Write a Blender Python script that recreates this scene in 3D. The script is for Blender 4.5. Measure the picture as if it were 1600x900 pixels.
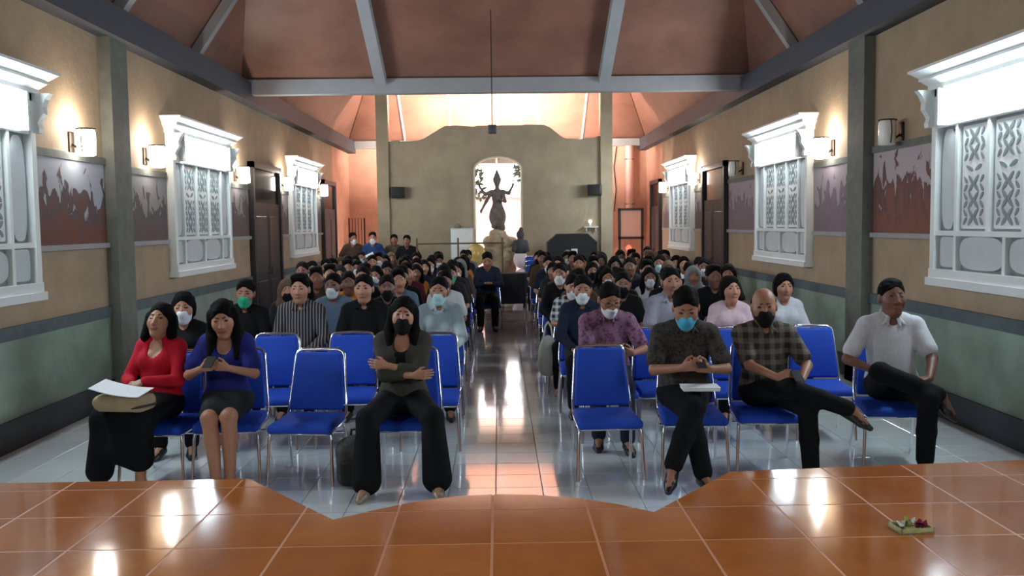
import bpy, bmesh, math, random
import numpy as np
from mathutils import Vector, Matrix
random.seed(7); RNG = np.random.RandomState(7)
for o in list(bpy.data.objects): bpy.data.objects.remove(o)
SC = bpy.context.scene
COL = SC.collection
PI = math.pi

# ------------------------------------------------------------------ camera (metres: X right, Y into the hall, Z up)
def camera_matrix(loc, yaw, pitch, roll):
    y, p, a = (math.radians(v) for v in (yaw, pitch, roll))
    f = Vector((math.sin(y)*math.cos(p), math.cos(y)*math.cos(p), -math.sin(p)))
    r = Vector((math.cos(y), -math.sin(y), 0)); u = r.cross(f)
    R = r*math.cos(a)-u*math.sin(a); U = u*math.cos(a)+r*math.sin(a)
    m = Matrix((R, U, -f)).transposed().to_4x4(); m.translation = loc
    return m
cam = bpy.data.cameras.new('camera'); cam.sensor_width = 36; cam.lens = 36*1420/1600; cam.clip_end = 200
camo = bpy.data.objects.new('camera', cam); COL.objects.link(camo)
camo.matrix_world = camera_matrix(Vector((0, 0, 1.8)), 0.80, 4.03, 0.72)
SC.camera = camo

# ------------------------------------------------------------------ world: overcast white sky, seen through the rear arch
W = bpy.data.worlds.new('overcast_sky'); SC.world = W; W.use_nodes = True
W.node_tree.nodes['Background'].inputs[0].default_value = (1.0, .95, .95, 1)
W.node_tree.nodes['Background'].inputs[1].default_value = 4.0
SC.view_settings.view_transform = 'Standard'; SC.view_settings.look = 'None'
SC.view_settings.gamma = 1; SC.view_settings.use_curve_mapping = False
SC.view_settings.exposure = 0.6
TUBE = 34.0        # emission of the diffusers over the windows
REAR = 1300.0        # emission of the tubes behind the rear screen wall
SCONCE = 16.0      # emission of the lit sconce glasses
SCONCE_W = 12.0     # watts of each sconce bulb

# ------------------------------------------------------------------ helpers
def srgb(r, g, b):
    f = lambda c: c/12.92 if c <= .04045 else ((c+.055)/1.055)**2.4
    return (f(r/255), f(g/255), f(b/255), 1)
MATS = {}
def mat(name, col, rough=.6, metal=0, var=0.0, scale=6, bump=0.0, bscale=60, emit=0, spec=.5, col2=None, coat=0):
    if name in MATS: return MATS[name]
    m = bpy.data.materials.new(name); m.use_nodes = True; MATS[name] = m
    nt = m.node_tree; b = nt.nodes['Principled BSDF']
    c = col if len(col) == 4 else (*col, 1)
    b.inputs['Base Color'].default_value = c
    b.inputs['Roughness'].default_value = rough; b.inputs['Metallic'].default_value = metal
    b.inputs['Specular IOR Level'].default_value = spec
    if coat: b.inputs['Coat Weight'].default_value = coat; b.inputs['Coat Roughness'].default_value = .06
    if emit:
        b.inputs['Emission Color'].default_value = c; b.inputs['Emission Strength'].default_value = emit
    tc = nt.nodes.new('ShaderNodeTexCoord')
    if var or col2:
        n = nt.nodes.new('ShaderNodeTexNoise'); n.inputs['Scale'].default_value = scale; n.inputs['Detail'].default_value = 5
        n.inputs['Roughness'].default_value = .65
        nt.links.new(tc.outputs['Object'], n.inputs['Vector'])
        r = nt.nodes.new('ShaderNodeValToRGB')
        r.color_ramp.elements[0].position = .32; r.color_ramp.elements[1].position = .68
        c2 = col2 if col2 else tuple(min(1, x*(1+var)) for x in c[:3])+(1,)
        c1 = c if col2 else tuple(x*(1-var) for x in c[:3])+(1,)
        r.color_ramp.elements[0].color = c1; r.color_ramp.elements[1].color = c2
        nt.links.new(n.outputs['Fac'], r.inputs['Fac']); nt.links.new(r.outputs['Color'], b.inputs['Base Color'])
    if bump:
        n2 = nt.nodes.new('ShaderNodeTexNoise'); n2.inputs['Scale'].default_value = bscale; n2.inputs['Detail'].default_value = 4
        nt.links.new(tc.outputs['Object'], n2.inputs['Vector'])
        bp = nt.nodes.new('ShaderNodeBump'); bp.inputs['Strength'].default_value = bump; bp.inputs['Distance'].default_value = .02
        nt.links.new(n2.outputs['Fac'], bp.inputs['Height']); nt.links.new(bp.outputs['Normal'], b.inputs['Normal'])
    return m

def tag(o, label=None, cat=None, group=None, kind=None):
    if label: o['label'] = label
    if cat: o['category'] = cat
    if group: o['group'] = group
    if kind: o['kind'] = kind
    return o
def link(name, me, parent=None, mats=None):
    o = bpy.data.objects.new(name, me); COL.objects.link(o)
    if parent is not None: o.parent = parent
    if mats and not me.materials:
        for m in (mats if isinstance(mats, (list, tuple)) else [mats]): me.materials.append(m)
    return o
def empty(name, loc=(0, 0, 0), rz=0, parent=None):
    o = bpy.data.objects.new(name, None); o.empty_display_size = .1; COL.objects.link(o)
    o.location = loc; o.rotation_euler = (0, 0, rz)
    if parent is not None: o.parent = parent
    return o
class MB:
    """collects simple solids and turns them into one mesh"""
    def __init__(s): s.v = []; s.f = []; s.m = []; s.sm = []
    def add(s, vs, fs, mi=0, smooth=False):
        n = len(s.v); s.v += [tuple(v) for v in vs]; s.f += [tuple(i+n for i in f) for f in fs]
        s.m += [mi]*len(fs); s.sm += [smooth]*len(fs); return s
    def box(s, x0, x1, y0, y1, z0, z1, mi=0, top=None):
        """top=(dx,dy): how much wider the top face is on every side"""
        dx, dy = top or (0, 0)
        vs = [(x0, y0, z0), (x1, y0, z0), (x1, y1, z0), (x0, y1, z0),
              (x0-dx, y0-dy, z1), (x1+dx, y0-dy, z1), (x1+dx, y1+dy, z1), (x0-dx, y1+dy, z1)]
        return s.add(vs, [(3, 2, 1, 0), (4, 5, 6, 7), (0, 1, 5, 4), (1, 2, 6, 5), (2, 3, 7, 6), (3, 0, 4, 7)], mi)
    def rbox(s, x0, x1, y0, y1, z0, z1, r=.01, seg=2, mi=0, xf=None, smooth=True):
        bm = bmesh.new(); bmesh.ops.create_cube(bm, size=1)
        for v in bm.verts:
            v.co = Vector(((x0+x1)/2+v.co.x*(x1-x0), (y0+y1)/2+v.co.y*(y1-y0), (z0+z1)/2+v.co.z*(z1-z0)))
        bmesh.ops.bevel(bm, geom=bm.edges[:], offset=r, segments=seg, profile=.5, affect='EDGES')
        bm.verts.index_update()
        vs = [xf(v.co) if xf else v.co[:] for v in bm.verts]; fs = [[v.index for v in f.verts] for f in bm.faces]
        bm.free(); return s.add(vs, fs, mi, smooth)
    def prism(s, poly, h0, h1, axis='z', mi=0):
        n = len(poly)
        def P(a, b, h): return {'z': (a, b, h), 'y': (a, h, b), 'x': (h, a, b)}[axis]
        vs = [P(a, b, h0) for a, b in poly]+[P(a, b, h1) for a, b in poly]
        fs = [tuple(range(n))[::-1], tuple(range(n, 2*n))]+[(i, (i+1) % n, n+(i+1) % n, n+i) for i in range(n)]
        return s.add(vs, fs, mi)
    def tube(s, pts, r, n=8, mi=0, closed=False, cap=True):
        pts = [Vector(p) for p in pts]; rs = r if isinstance(r, (list, tuple)) else [r]*len(pts)
        vs = []; fs = []; N = len(pts); up = None
        for i, p in enumerate(pts):
            a = pts[i-1] if (i > 0 or closed) else p; b = pts[(i+1) % N] if (i < N-1 or closed) else p
            t = (b-a).normalized()
            if up is None:
                up = Vector((0, 0, 1)) if abs(t.z) < .9 else Vector((1, 0, 0))
            sd = t.cross(up).normalized(); up = sd.cross(t).normalized()
            for k in range(n):
                a2 = 2*PI*k/n; vs.append(p+(sd*math.cos(a2)+up*math.sin(a2))*rs[i])
        for i in range(N if closed else N-1):
            for k in range(n):
                j = (i+1) % N; fs.append((i*n+k, i*n+(k+1) % n, j*n+(k+1) % n, j*n+k))
        s.add(vs, fs, mi, True)
        if cap and not closed: s.add(vs[:n], [tuple(range(n))[::-1]], mi); s.add(vs[-n:], [tuple(range(n))], mi)
        return s
    def lathe(s, prof, c=(0, 0, 0), n=20, mi=0, sx=1, sy=1):
        vs = []; fs = []
        for r, z in prof:
            for k in range(n):
                a = 2*PI*k/n; vs.append((c[0]+r*math.cos(a)*sx, c[1]+r*math.sin(a)*sy, c[2]+z))
        for i in range(len(prof)-1):
            for k in range(n): fs.append((i*n+k, i*n+(k+1) % n, (i+1)*n+(k+1) % n, (i+1)*n+k))
        s.add(vs, fs, mi, True)
        s.add(vs[:n], [tuple(range(n))[::-1]], mi); s.add(vs[-n:], [tuple(range(n))], mi); return s
    def mesh(s, name, mats=None):
        me = bpy.data.meshes.new(name); me.from_pydata(s.v, [], s.f)
        me.polygons.foreach_set('material_index', s.m); me.polygons.foreach_set('use_smooth', s.sm)
        bm = bmesh.new(); bm.from_mesh(me); bmesh.ops.recalc_face_normals(bm, faces=bm.faces[:]); bm.to_mesh(me); bm.free()
        for m in (mats if isinstance(mats, (list, tuple)) else [mats] if mats else []): me.materials.append(m)
        me.update(); return me
    def build(s, name, mats, parent=None, **kw):
        o = link(name, s.mesh(name, mats), parent)
        return tag(o, **kw) if kw else o
def copy_tree(o, parent=None):
    c = o.copy(); COL.objects.link(c)
    c.parent = parent
    for ch in list(o.children): copy_tree(ch, c)
    return c
# ------------------------------------------------------------------ materials of the hall
M_ochre = mat('ochre_plaster', srgb(168, 146, 120), .85, var=.10, scale=2.5, bump=.25, bscale=25)
M_green = mat('pale_green_plaster', srgb(150, 165, 152), .8, scale=1.6, col2=srgb(122, 140, 126), bump=.2, bscale=20)
M_band = mat('dark_green_stone', srgb(76, 90, 94), .6, var=.15, scale=8)
M_base = mat('charcoal_stone', srgb(54, 62, 68), .6, var=.15, scale=8)
M_pillar = mat('grey_olive_stone', srgb(110, 112, 104), .8, var=.15, scale=7, bump=.2, bscale=40)
M_beam = mat('slate_painted_beam', srgb(66, 70, 80), .6, var=.08, scale=4)
M_rafter = mat('light_grey_paint', srgb(152, 152, 154), .6, var=.06, scale=4)
M_ceil = mat('red_brown_ceiling_board', srgb(146, 104, 88), .42, scale=1.3, col2=srgb(122, 84, 72), bump=.08, bscale=5, spec=.4)
M_orange = mat('terracotta_plaster', srgb(206, 164, 144), .85, var=.10, scale=3, bump=.15, bscale=25)
M_olive = mat('olive_sandstone', srgb(166, 152, 128), .85, var=.12, scale=2, bump=.25, bscale=20)
M_white = mat('white_gloss_paint', srgb(226, 230, 228), .4, var=.03)
M_panel = mat('pale_grey_painted_panel', srgb(196, 204, 206), .45, var=.05)
M_recess = mat('grey_green_recess', srgb(128, 138, 136), .6)
M_carve = mat('grey_carved_relief', srgb(132, 140, 140), .6)
M_door = mat('dark_stained_door', srgb(44, 38, 40), .45, var=.2, scale=9)
M_doorp = mat('dark_door_panel', srgb(58, 50, 50), .45, var=.2, scale=9)
M_chrome = mat('chrome', (.75, .76, .78), .18, 1)
M_black = mat('black_plastic', (.012, .012, .013), .4)
M_bronze = mat('dark_bronze', srgb(70, 60, 50), .4, .8)
XW = 4.02; YB = 24.75; YF = -3.0; ZE = 4.05
def struct(name, mb, m, parent=None):
    o = mb.build(name, m, parent)
    if parent is None: o['kind'] = 'structure'
    return o
# floor: each tile a piece
P = .317
floor = struct('floor', MB().box(-XW-.2, XW+.2, YF-.2, YB+.25, -.2, -.004), mat('floor_screed', srgb(150, 156, 156), .8))
def tile_mat(name, col, rough, var, spec=.5, col2=None, sc=3, coat=0, grid=None):
    m = mat(name, col, rough, var=var, scale=sc, spec=spec, col2=col2, coat=coat)
    nt = m.node_tree; b = nt.nodes['Principled BSDF']; tc = [n for n in nt.nodes if n.type == 'TEX_COORD'][0]
    ns = nt.nodes.new('ShaderNodeTexNoise'); ns.inputs['Scale'].default_value = 9
    nt.links.new(tc.outputs['Object'], ns.inputs['Vector'])
    mr = nt.nodes.new('ShaderNodeMapRange'); mr.inputs[3].default_value = rough*.75; mr.inputs[4].default_value = rough*1.35
    nt.links.new(ns.outputs['Fac'], mr.inputs[0]); nt.links.new(mr.outputs[0], b.inputs['Roughness'])
    return m
M_tiles = [tile_mat('white_ceramic_tile_%d' % i, c, .085, .03, coat=.6) for i, c in enumerate([srgb(222, 230, 230), srgb(217, 226, 226), srgb(226, 232, 232)])]
def tile_mesh(name, sx, sy, m, h=.004, bv=.0015):
    mb = MB(); a, b = sx/2, sy/2
    vs = [(-a, -b, -h), (a, -b, -h), (a, b, -h), (-a, b, -h), (-a, -b, -bv/2), (a, -b, -bv/2), (a, b, -bv/2), (-a, b, -bv/2),
          (-a+bv, -b+bv, 0), (a-bv, -b+bv, 0), (a-bv, b-bv, 0), (-a+bv, b-bv, 0)]
    fs = [(8, 9, 10, 11)]+[(i, (i+1) % 4, 4+(i+1) % 4, 4+i) for i in range(4)]+[(4+i, 4+(i+1) % 4, 8+(i+1) % 4, 8+i) for i in range(4)]
    mb.add(vs, fs); return mb
G = .005
tmesh = [tile_mesh('floor_tile', P-G, P-G, None).mesh('floor_tile', m) for m in M_tiles]
rest = MB(); nt_ = 0
x0 = -.042-13*P; y0 = 6.43-30*P
for i in range(27):
    for j in range(92):
        xa = x0+i*P; ya = y0+j*P
        cx, cy = xa+P/2, ya+P/2
        if cx < -XW or cx > XW or cy < YF or cy > YB: continue
        near = (4.9 < cy < 7.85 and abs(cx) < 3.99) or (7.85 <= cy < 12.5 and -.5 < cx < .75)
        if near:
            o = link('tile', tmesh[(i*7+j*5+(i*j) % 3) % 3], floor); o.location = (cx, cy, 0); nt_ += 1
        else:
            t = tile_mesh('t', P-G, P-G, None); rest.add([(v[0]+cx, v[1]+cy, v[2]) for v in t.v], [f for f in t.f])
rest.build('tile_field', M_tiles[0], floor, kind='stuff')
# walls
for s, nm in ((-1, 'left'), (1, 'right')):
    xs = sorted((s*XW, s*(XW+.2)))
    struct('wall_'+nm, MB().box(xs[0], xs[1], YF, 22.3, 0, ZE+.1), M_ochre)
    struct('wall_rear_'+nm, MB().box(xs[0], xs[1], 22.3, YB+.2, 0, ZE+.1), M_orange)
    a = sorted((s*(XW-.012), s*XW)); b = sorted((s*(XW-.035), s*XW))
    struct('wall_dado_'+nm, MB().box(a[0], a[1], YF, 22.3, .25, .90), M_green)
    struct('baseboard_'+nm, MB().box(b[0], b[1], YF, 22.3, 0, .25), M_base)
    struct('trim_%d' % (1 if s < 0 else 2), MB().box(b[0], b[1], YF, 22.3, .90, 1.01), M_band)
    e = sorted((s*(XW-.2), s*(XW+.2)))
    struct('eave_beam_'+nm, MB().box(e[0], e[1], YF, YB, 3.74, ZE), M_beam)
struct('wall_front', MB().box(-XW-.2, XW+.2, YF-.2, YF, 0, 9.9), M_ochre)
# rear wall with a wide doorway to the garden
wb = MB().box(-XW, -1.35, YB, YB+.2, 0, 4.0).box(1.35, XW, YB, YB+.2, 0, 4.0).box(-1.35, 1.35, YB, YB+.2, 3.5, 4.0)
struct('wall_back', wb, M_orange)
struct('trim_3', MB().box(-XW+.2, XW-.2, YB-.16, YB, 3.86, 4.06), M_rafter)
# pillars on the side walls, and the two columns of the rear screen
def pillar(name, x0, x1, ya, yb, z1, m):
    mb = MB().box(x0, x1, ya, yb, 0, z1).box(x0-.0, x1+.0, ya-.015, yb+.015, 0, .25)
    return struct(name, mb, m)
pillar('pillar_left', -XW, -3.90, 9.38, 9.80, 3.74, M_pillar)
pillar('pillar_right', 3.90, XW, 9.72, 10.16, 3.74, M_pillar)
YS = 22.0
for nm, x in (('left', -2.74), ('right', 2.60)):
    struct('column_'+nm, MB().box(x-.14, x+.14, YS-.2, YS+.12, 0, 5.25).box(x-.17, x+.17, YS-.22, YS+.12, 0, .3), M_olive)
# screen wall with the arch
def arch_pts(w, zs, zt, n=16):
    return [(w*math.cos(PI*i/n), zs+(zt-zs)*math.sin(PI*i/n)) for i in range(n+1)]
AW, AS, AT = .585, 3.10, 3.42
L = [(-2.6, 0), (-AW, 0)]+[(-x, z) for x, z in arch_pts(AW, AS, AT)[:9]]
top_l = [(0, 4.15), (-.5, 4.15), (-.55, 4.13), (-1.0, 4.16), (-1.24, 4.15), (-1.36, 4.09), (-1.75, 3.86), (-1.9, 3.81), (-2.3, 3.80), (-2.35, 3.82), (-2.6, 3.80)]
Rr = [(2.46, 0), (AW, 0)]+arch_pts(AW, AS, AT)[:9]
top_r = [(0, 4.15), (.6, 4.15), (.66, 4.17), (1.0, 4.16), (1.12, 4.15), (1.26, 4.09), (1.55, 3.86), (1.66, 3.82), (2.0, 3.80), (2.1, 3.83), (2.3, 3.84), (2.46, 3.88)]
def strip_wall(side, top):
    """wall half: outline as a prism built from quads between inner (arch) and outer edges, so no concave n-gon is needed"""
    s = -1 if side < 0 else 1; mb = MB()
    xs = sorted(set([0.0]+[abs(x) for x, z in arch_pts(AW, AS, AT)]+[abs(x) for x, z in top]))
    def topz(x):
        for (xa, za), (xb, zb) in zip(top[:-1], top[1:]):
            lo, hi = sorted((abs(xa), abs(xb)))
            if lo-1e-9 <= x <= hi+1e-9:
                return za if hi-lo < 1e-9 else za+(zb-za)*(x-abs(xa))/(abs(xb)-abs(xa))
        return top[-1][1]
    def botz(x): return 0 if x >= AW-1e-6 else AS+(AT-AS)*math.sqrt(max(0, 1-(x/AW)**2))
    for xa, xb in zip(xs[:-1], xs[1:]):
        za = botz(xa) if xb <= AW+1e-6 else 0; zb = botz(xb) if xb < AW-1e-6 else (AS if xb <= AW+1e-6 else 0)
        poly = [(s*xa, za), (s*xb, zb), (s*xb, topz(xb)), (s*xa, topz(xa))]
        mb.prism(poly, YS-.1, YS+.1, 'y')
    mb.box(*sorted((s*AW, s*(AW+.001))), YS-.1, YS+.1, 0, AS)
    return mb
wl = strip_wall(-1, top_l); wr = strip_wall(1, top_r); wl.add(wr.v, wr.f)
struct('wall_screen', wl, M_olive)
rim = MB(); inn = [(-AW, 0)]+arch_pts(AW, AS, AT)[::-1]+[(AW, 0)]
for (xa, za), (xb, zb) in zip(inn[:-1], inn[1:]):
    k = .93
    fa = (xa*k, za if za < AS else AS+(za-AS)*k*.96); fb = (xb*k, zb if zb < AS else AS+(zb-AS)*k*.96)
    rim.prism([(xa, za), (xb, zb), fb, fa], YS-.13, YS+.12, 'y')
struct('trim_4', rim, mat('cream_arch_trim', srgb(214, 206, 178), .6))
# ceiling: steep side slopes, a shallow hip facing the camera, and the rear hip
NS = 1.45; MH = .48; YT = 14.5; ZT = 4.08
cs = MB()
for s in (-1, 1):
    a = [(s*XW, YF, ZE), (s*XW, YB+.2, ZE), (0, YB+.2, ZE+NS*XW), (0, YF, ZE+NS*XW)]
    nn = Vector((s*NS, 0, 1)).normalized()*.06
    cs.add(a+[tuple(Vector(p)+nn) for p in a], [(0, 1, 2, 3), (7, 6, 5, 4), (0, 1, 5, 4), (1, 2, 6, 5), (2, 3, 7, 6), (3, 0, 4, 7)])
struct('ceiling', cs, M_ceil)
def hip(name, y0, z0, m, L):
    t = L; w1 = max(0, XW-m/NS*t)
    a = [(-XW, y0, z0), (XW, y0, z0), (w1, y0-t, z0+m*t), (-w1, y0-t, z0+m*t)]
    return struct(name, MB().add(a+[(x, y, z+.06) for x, y, z in a], [(3, 2, 1, 0), (4, 5, 6, 7), (0, 1, 5, 4), (1, 2, 6, 5), (2, 3, 7, 6), (3, 0, 4, 7)]), M_ceil)
hip('ceiling_hip', YT, ZT, MH, 11.9)
hip('ceiling_rear_hip', YB, 4.02, .55, 6.0)
struct('tie_beam', MB().box(-XW+.1, XW-.1, YT-.1, YT+.1, 3.86, 4.09), M_rafter)
def beam(name, a, b, w, h, m):
    a, b = Vector(a), Vector(b); t = (b-a).normalized()
    sd = t.cross(Vector((0, 0, 1))).normalized()*w/2; up = sd.cross(t).normalized()*h
    vs = [a-sd, a+sd, a+sd-up, a-sd-up, b-sd, b+sd, b+sd-up, b-sd-up]
    if up.z < 0: vs = [a-sd, a+sd, a+sd+up, a-sd+up, b-sd, b+sd, b+sd+up, b-sd+up]
    return struct(name, MB().add(vs, [(0, 1, 2, 3), (7, 6, 5, 4), (0, 1, 5, 4), (1, 2, 6, 5), (2, 3, 7, 6), (3, 0, 4, 7)]), m)
for x in (-1.80, 1.68): beam('rafter', (x, YT-.1, ZT+.04), (x, YT-9, ZT+.04+MH*8.9), .17, .17, M_rafter)
for s in (-1, 1):
    for y in (12.1, 9.7, 7.2, 4.7):
        beam('rafter', (s*(XW-.05), y, ZE+.05), (s*.4, y, ZE+.05+NS*(XW-.45)), .13, .12, M_rafter)
for x in (-2.4, -1.2, 0, 1.05, 2.2): beam('rafter', (x*1.03, YB-.05, 4.05), (x, YB-5.5, 4.05+.55*5.45), .05, .05, M_rafter)
# ------------------------------------------------------------------ carved windows with light boxes, doors, sconces, murals
def emit_mat(name, col, strength):
    m = bpy.data.materials.new(name); m.use_nodes = True; nt = m.node_tree; nt.nodes.clear()
    e = nt.nodes.new('ShaderNodeEmission'); e.inputs[0].default_value = (*col, 1); e.inputs[1].default_value = strength
    o = nt.nodes.new('ShaderNodeOutputMaterial'); nt.links.new(e.outputs[0], o.inputs[0]); return m
M_tube = emit_mat('cool_white_diffuser', (.76, .91, 1.0), TUBE)
M_rear = emit_mat('warm_white_tube', (1.0, .86, .74), REAR)
WW = 2.36; WH = 1.70           # window width and height above its sill at 1.25
def oval(cx, cz, rx, rz, p=2.0, n=20):
    out = []
    for i in range(n):
        a = 2*PI*i/n; c, s = math.cos(a), math.sin(a)
        out.append((cx+rx*math.copysign(abs(c)**(2/p), c), cz+rz*math.copysign(abs(s)**(2/p), s)))
    return out
def window_meshes():
    D = {}
    w = WW/2
    fr = MB(); t = .075
    fr.box(-w, w, 0, .10, 0, .10).box(-w, -w+t, 0, .09, .10, WH).box(w-t, w, 0, .09, .10, WH).box(-w, w, 0, .09, WH-.06, WH)
    fr.box(-w-.02, w+.02, 0, .12, -.05, .02)
    D['frame'] = fr.mesh('frame', M_white)
    co = MB(); z = WH
    for (h, d, fl) in ((.04, .12, 0), (.05, .12, .05), (.02, .18, 0), (.06, .17, .07), (.025, .25, 0)):
        e = d-.09
        co.box(-w-e, w+e, 0, d, z, z+h, top=(fl, 0)); 
        if fl:  # keep the flare only towards the room
            n = len(co.v)
            for k in range(n-8, n):
                x, y, zz = co.v[k]
                if zz > z+1e-6 and y > 0: co.v[k] = (x, y+fl, zz)
        z += h
    D['cornice'] = co.mesh('cornice', M_white)
    cb = MB(); prof = [(0, 0), (.03, 0), (.05, -.0), (.055, .04), (.04, .08), (.06, .12), (.09, .16), (.085, .22), (.11, .28), (.15, .33), (0, .33)]
    cb.prism(prof, -.04, .04, 'x')
    D['corbel'] = cb.mesh('corbel', M_white)
    D['backing'] = MB().box(-w+.03, w-.03, .004, .02, .06, WH-.02).mesh('backing', M_recess)
    D['mull'] = MB().box(-.022, .022, .02, .07, .43, 1.36).mesh('mullion', M_white)
    D['mull_low'] = MB().box(-.022, .022, .02, .07, .10, .41).mesh('mullion', M_white)
    D['mull_top'] = MB().box(-.022, .022, .02, .07, 1.39, 1.64).mesh('mullion', M_white)
    D['rail'] = MB().box(-w+.075, w-.075, .02, .075, -.022, .022).mesh('rail', M_white)
    sp = .30
    D['side'] = MB().prism(oval(0, .895, .125, .44, 3.2, 28), .02, .045, 'y').mesh('panel', M_panel)
    D['side_low'] = MB().prism(oval(0, .255, .135, .135, 6), .02, .045, 'y').mesh('panel', M_panel)
    D['low'] = MB().prism(oval(0, .255, .345, .14, 3.2, 32), .02, .045, 'y').mesh('panel', M_panel)
    D['side_top'] = MB().prism(oval(0, 1.515, .13, .10, 5), .02, .045, 'y').mesh('panel', M_panel)
    cp = MB().rbox(-.205, .205, .02, .045, .46, 1.33, .02, 2)
    D['carved'] = cp.mesh('carved_panel', M_white)
    cv = MB()
    def petal(cx, cz, ang, l, wd):
        pts = []
        for k in range(8):
            a = 2*PI*k/8; px, pz = l*math.cos(a), wd*math.sin(a)*(1-.35*math.cos(a))
            pts.append((cx+px*math.cos(ang)-pz*math.sin(ang), cz+px*math.sin(ang)+pz*math.cos(ang)))
        cv.prism(pts, .044, .052, 'y')
    for cz in (.56, .70, .84, 1.10, 1.23):
        for k in range(4):
            a = PI/4+k*PI/2; petal(.062*math.cos(a), cz+.05*math.sin(a), a, .05, .018)
        for sx in (-1, 1):
            petal(sx*.13, cz+.035, sx*.9, .04, .015); petal(sx*.13, cz-.035, -sx*.9, .04, .015)
    for sx in (-1, 1): petal(sx*.07, .97, sx*.4, .06, .018)
    D['carving'] = cv.mesh('carving', M_carve)
    return D
WD = window_meshes()
# light box: curved diffuser held by two end caps, fixed in the transom right under the cornice
def lightbox_meshes():
    n = 8; w = .93; vs = []; fs = []
    for x in (-w, w):
        for k in range(n+1):
            a = -PI/2+PI*k/n; vs.append((x, .075+.07*math.cos(a), .15*math.sin(a)))
    for k in range(n): fs.append((k, k+1, n+2+k, n+1+k))
    d = MB().add(vs, fs, 0, True).add(vs[:n+1], [tuple(range(n+1))]).add(vs[n+1:], [tuple(range(n+1))])
    hb = MB().box(-w-.03, w+.03, .071, .085, -.165, .165)
    hb2 = MB().box(-w-.03, -w, .075, .16, -.16, .16); hb3 = MB().box(w, w+.03, .075, .16, -.16, .16)
    return d.mesh('diffuser', M_tube), hb.mesh('housing', M_white), hb2.mesh('end_cap', M_white), hb3.mesh('end_cap', M_white)
LB = lightbox_meshes()
def window(n, s, yc, where):
    r = empty('window_%d' % n, (s*XW, yc, 1.25), PI/2*s); r['kind'] = 'structure'
    link('frame', WD['frame'], r); c = link('cornice', WD['cornice'], r)
    for x in (-WW/2-.0, WW/2+.0):
        q = link('corbel', WD['corbel'], r); q.location = (x, .09, WH-.33)
    link('backing', WD['backing'], r)
    for x in (-.77, -.257, .257, .77): link('mullion', WD['mull'], r).location = (x, 0, 0)
    for x in (-.77, 0, .77): link('mullion', WD['mull_low'], r).location = (x, 0, 0)
    for z in (.42, 1.375): link('rail', WD['rail'], r).location = (0, 0, z)
    for x in (-.94, .94):
        link('panel', WD['side'], r).location = (x, 0, 0); link('panel', WD['side_low'], r).location = (x, 0, 0)
    for x in (-.385, .385): link('panel', WD['low'], r).location = (x, 0, 0)
    for x in (-.513, 0, .513):
        p = link('carved_panel', WD['carved'], r); p.location = (x, 0, 0); link('carving', WD['carving'], p)
    t = empty('window_light', (s*XW, yc, 1.25+1.53), PI/2*s)
    tag(t, 'white light box over the '+where, 'light', 'light boxes over the windows')
    link('diffuser', LB[0], t); link('housing', LB[1], t); link('end_cap', LB[2], t); link('end_cap', LB[3], t)
WIN = [(1, -1, 6.69, 'nearest window on the left wall'), (2, -1, 12.33, 'middle window on the left wall'), (3, -1, 18.70, 'farthest window on the left wall'),
       (4, 1, 7.06, 'nearest window on the right wall'), (5, 1, 12.76, 'middle window on the right wall'), (6, 1, 19.78, 'farthest window on the right wall'),
       (7, -1, 1.0, 'unseen window added for fill light beside the stage, left wall'), (8, 1, 1.3, 'unseen window added for fill light beside the stage, right wall')]  # last two, with their light boxes: unseen additions that brighten the front floor
for w_ in WIN: window(*w_)
# doors: dark double leaves
def door(n, s, ya, yb, h=2.86):
    r = empty('door_%d' % n, (s*XW, (ya+yb)/2, 0), PI/2*s); r['kind'] = 'structure'
    w = (yb-ya)/2; t = .1
    MB().box(-w, -w+t, 0, .09, 0, h).box(w-t, w, 0, .09, 0, h).box(-w, w, 0, .09, h-t, h).build('door_frame', M_door, r)
    MB().box(-w+t, w-t, .02, .06, 2.12, 2.2).build('transom', M_door, r)
    MB().box(-w+t, w-t, .036, .044, 2.2, h-t).build('fanlight', mat('dark_glass', (.01, .012, .016), .12), r)
    for sx in (-1, 1):
        a, b = sorted((sx*.006, sx*(w-t)))
        lf = MB().box(a, b, .036, .06, 0.01, 2.12).build('door_leaf', M_door, r)
        for z0, z1 in ((.2, .9), (1.05, 1.98)):
            MB().rbox(a+.1, b-.1, .055, .072, z0, z1, .008, 1, smooth=False).build('panel', M_doorp, lf)
        MB().tube([(sx*.06, .06, 1.0), (sx*.06, .1, 1.0), (sx*.06, .1, 1.12), (sx*.06, .06, 1.12)], .008).build('handle', M_bronze, lf)
for d_ in ((1, -1, 14.75, 16.65), (2, -1, 20.72, 22.28), (3, 1, 15.85, 17.62), (4, 1, 22.32, 23.67)): door(*d_)
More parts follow.
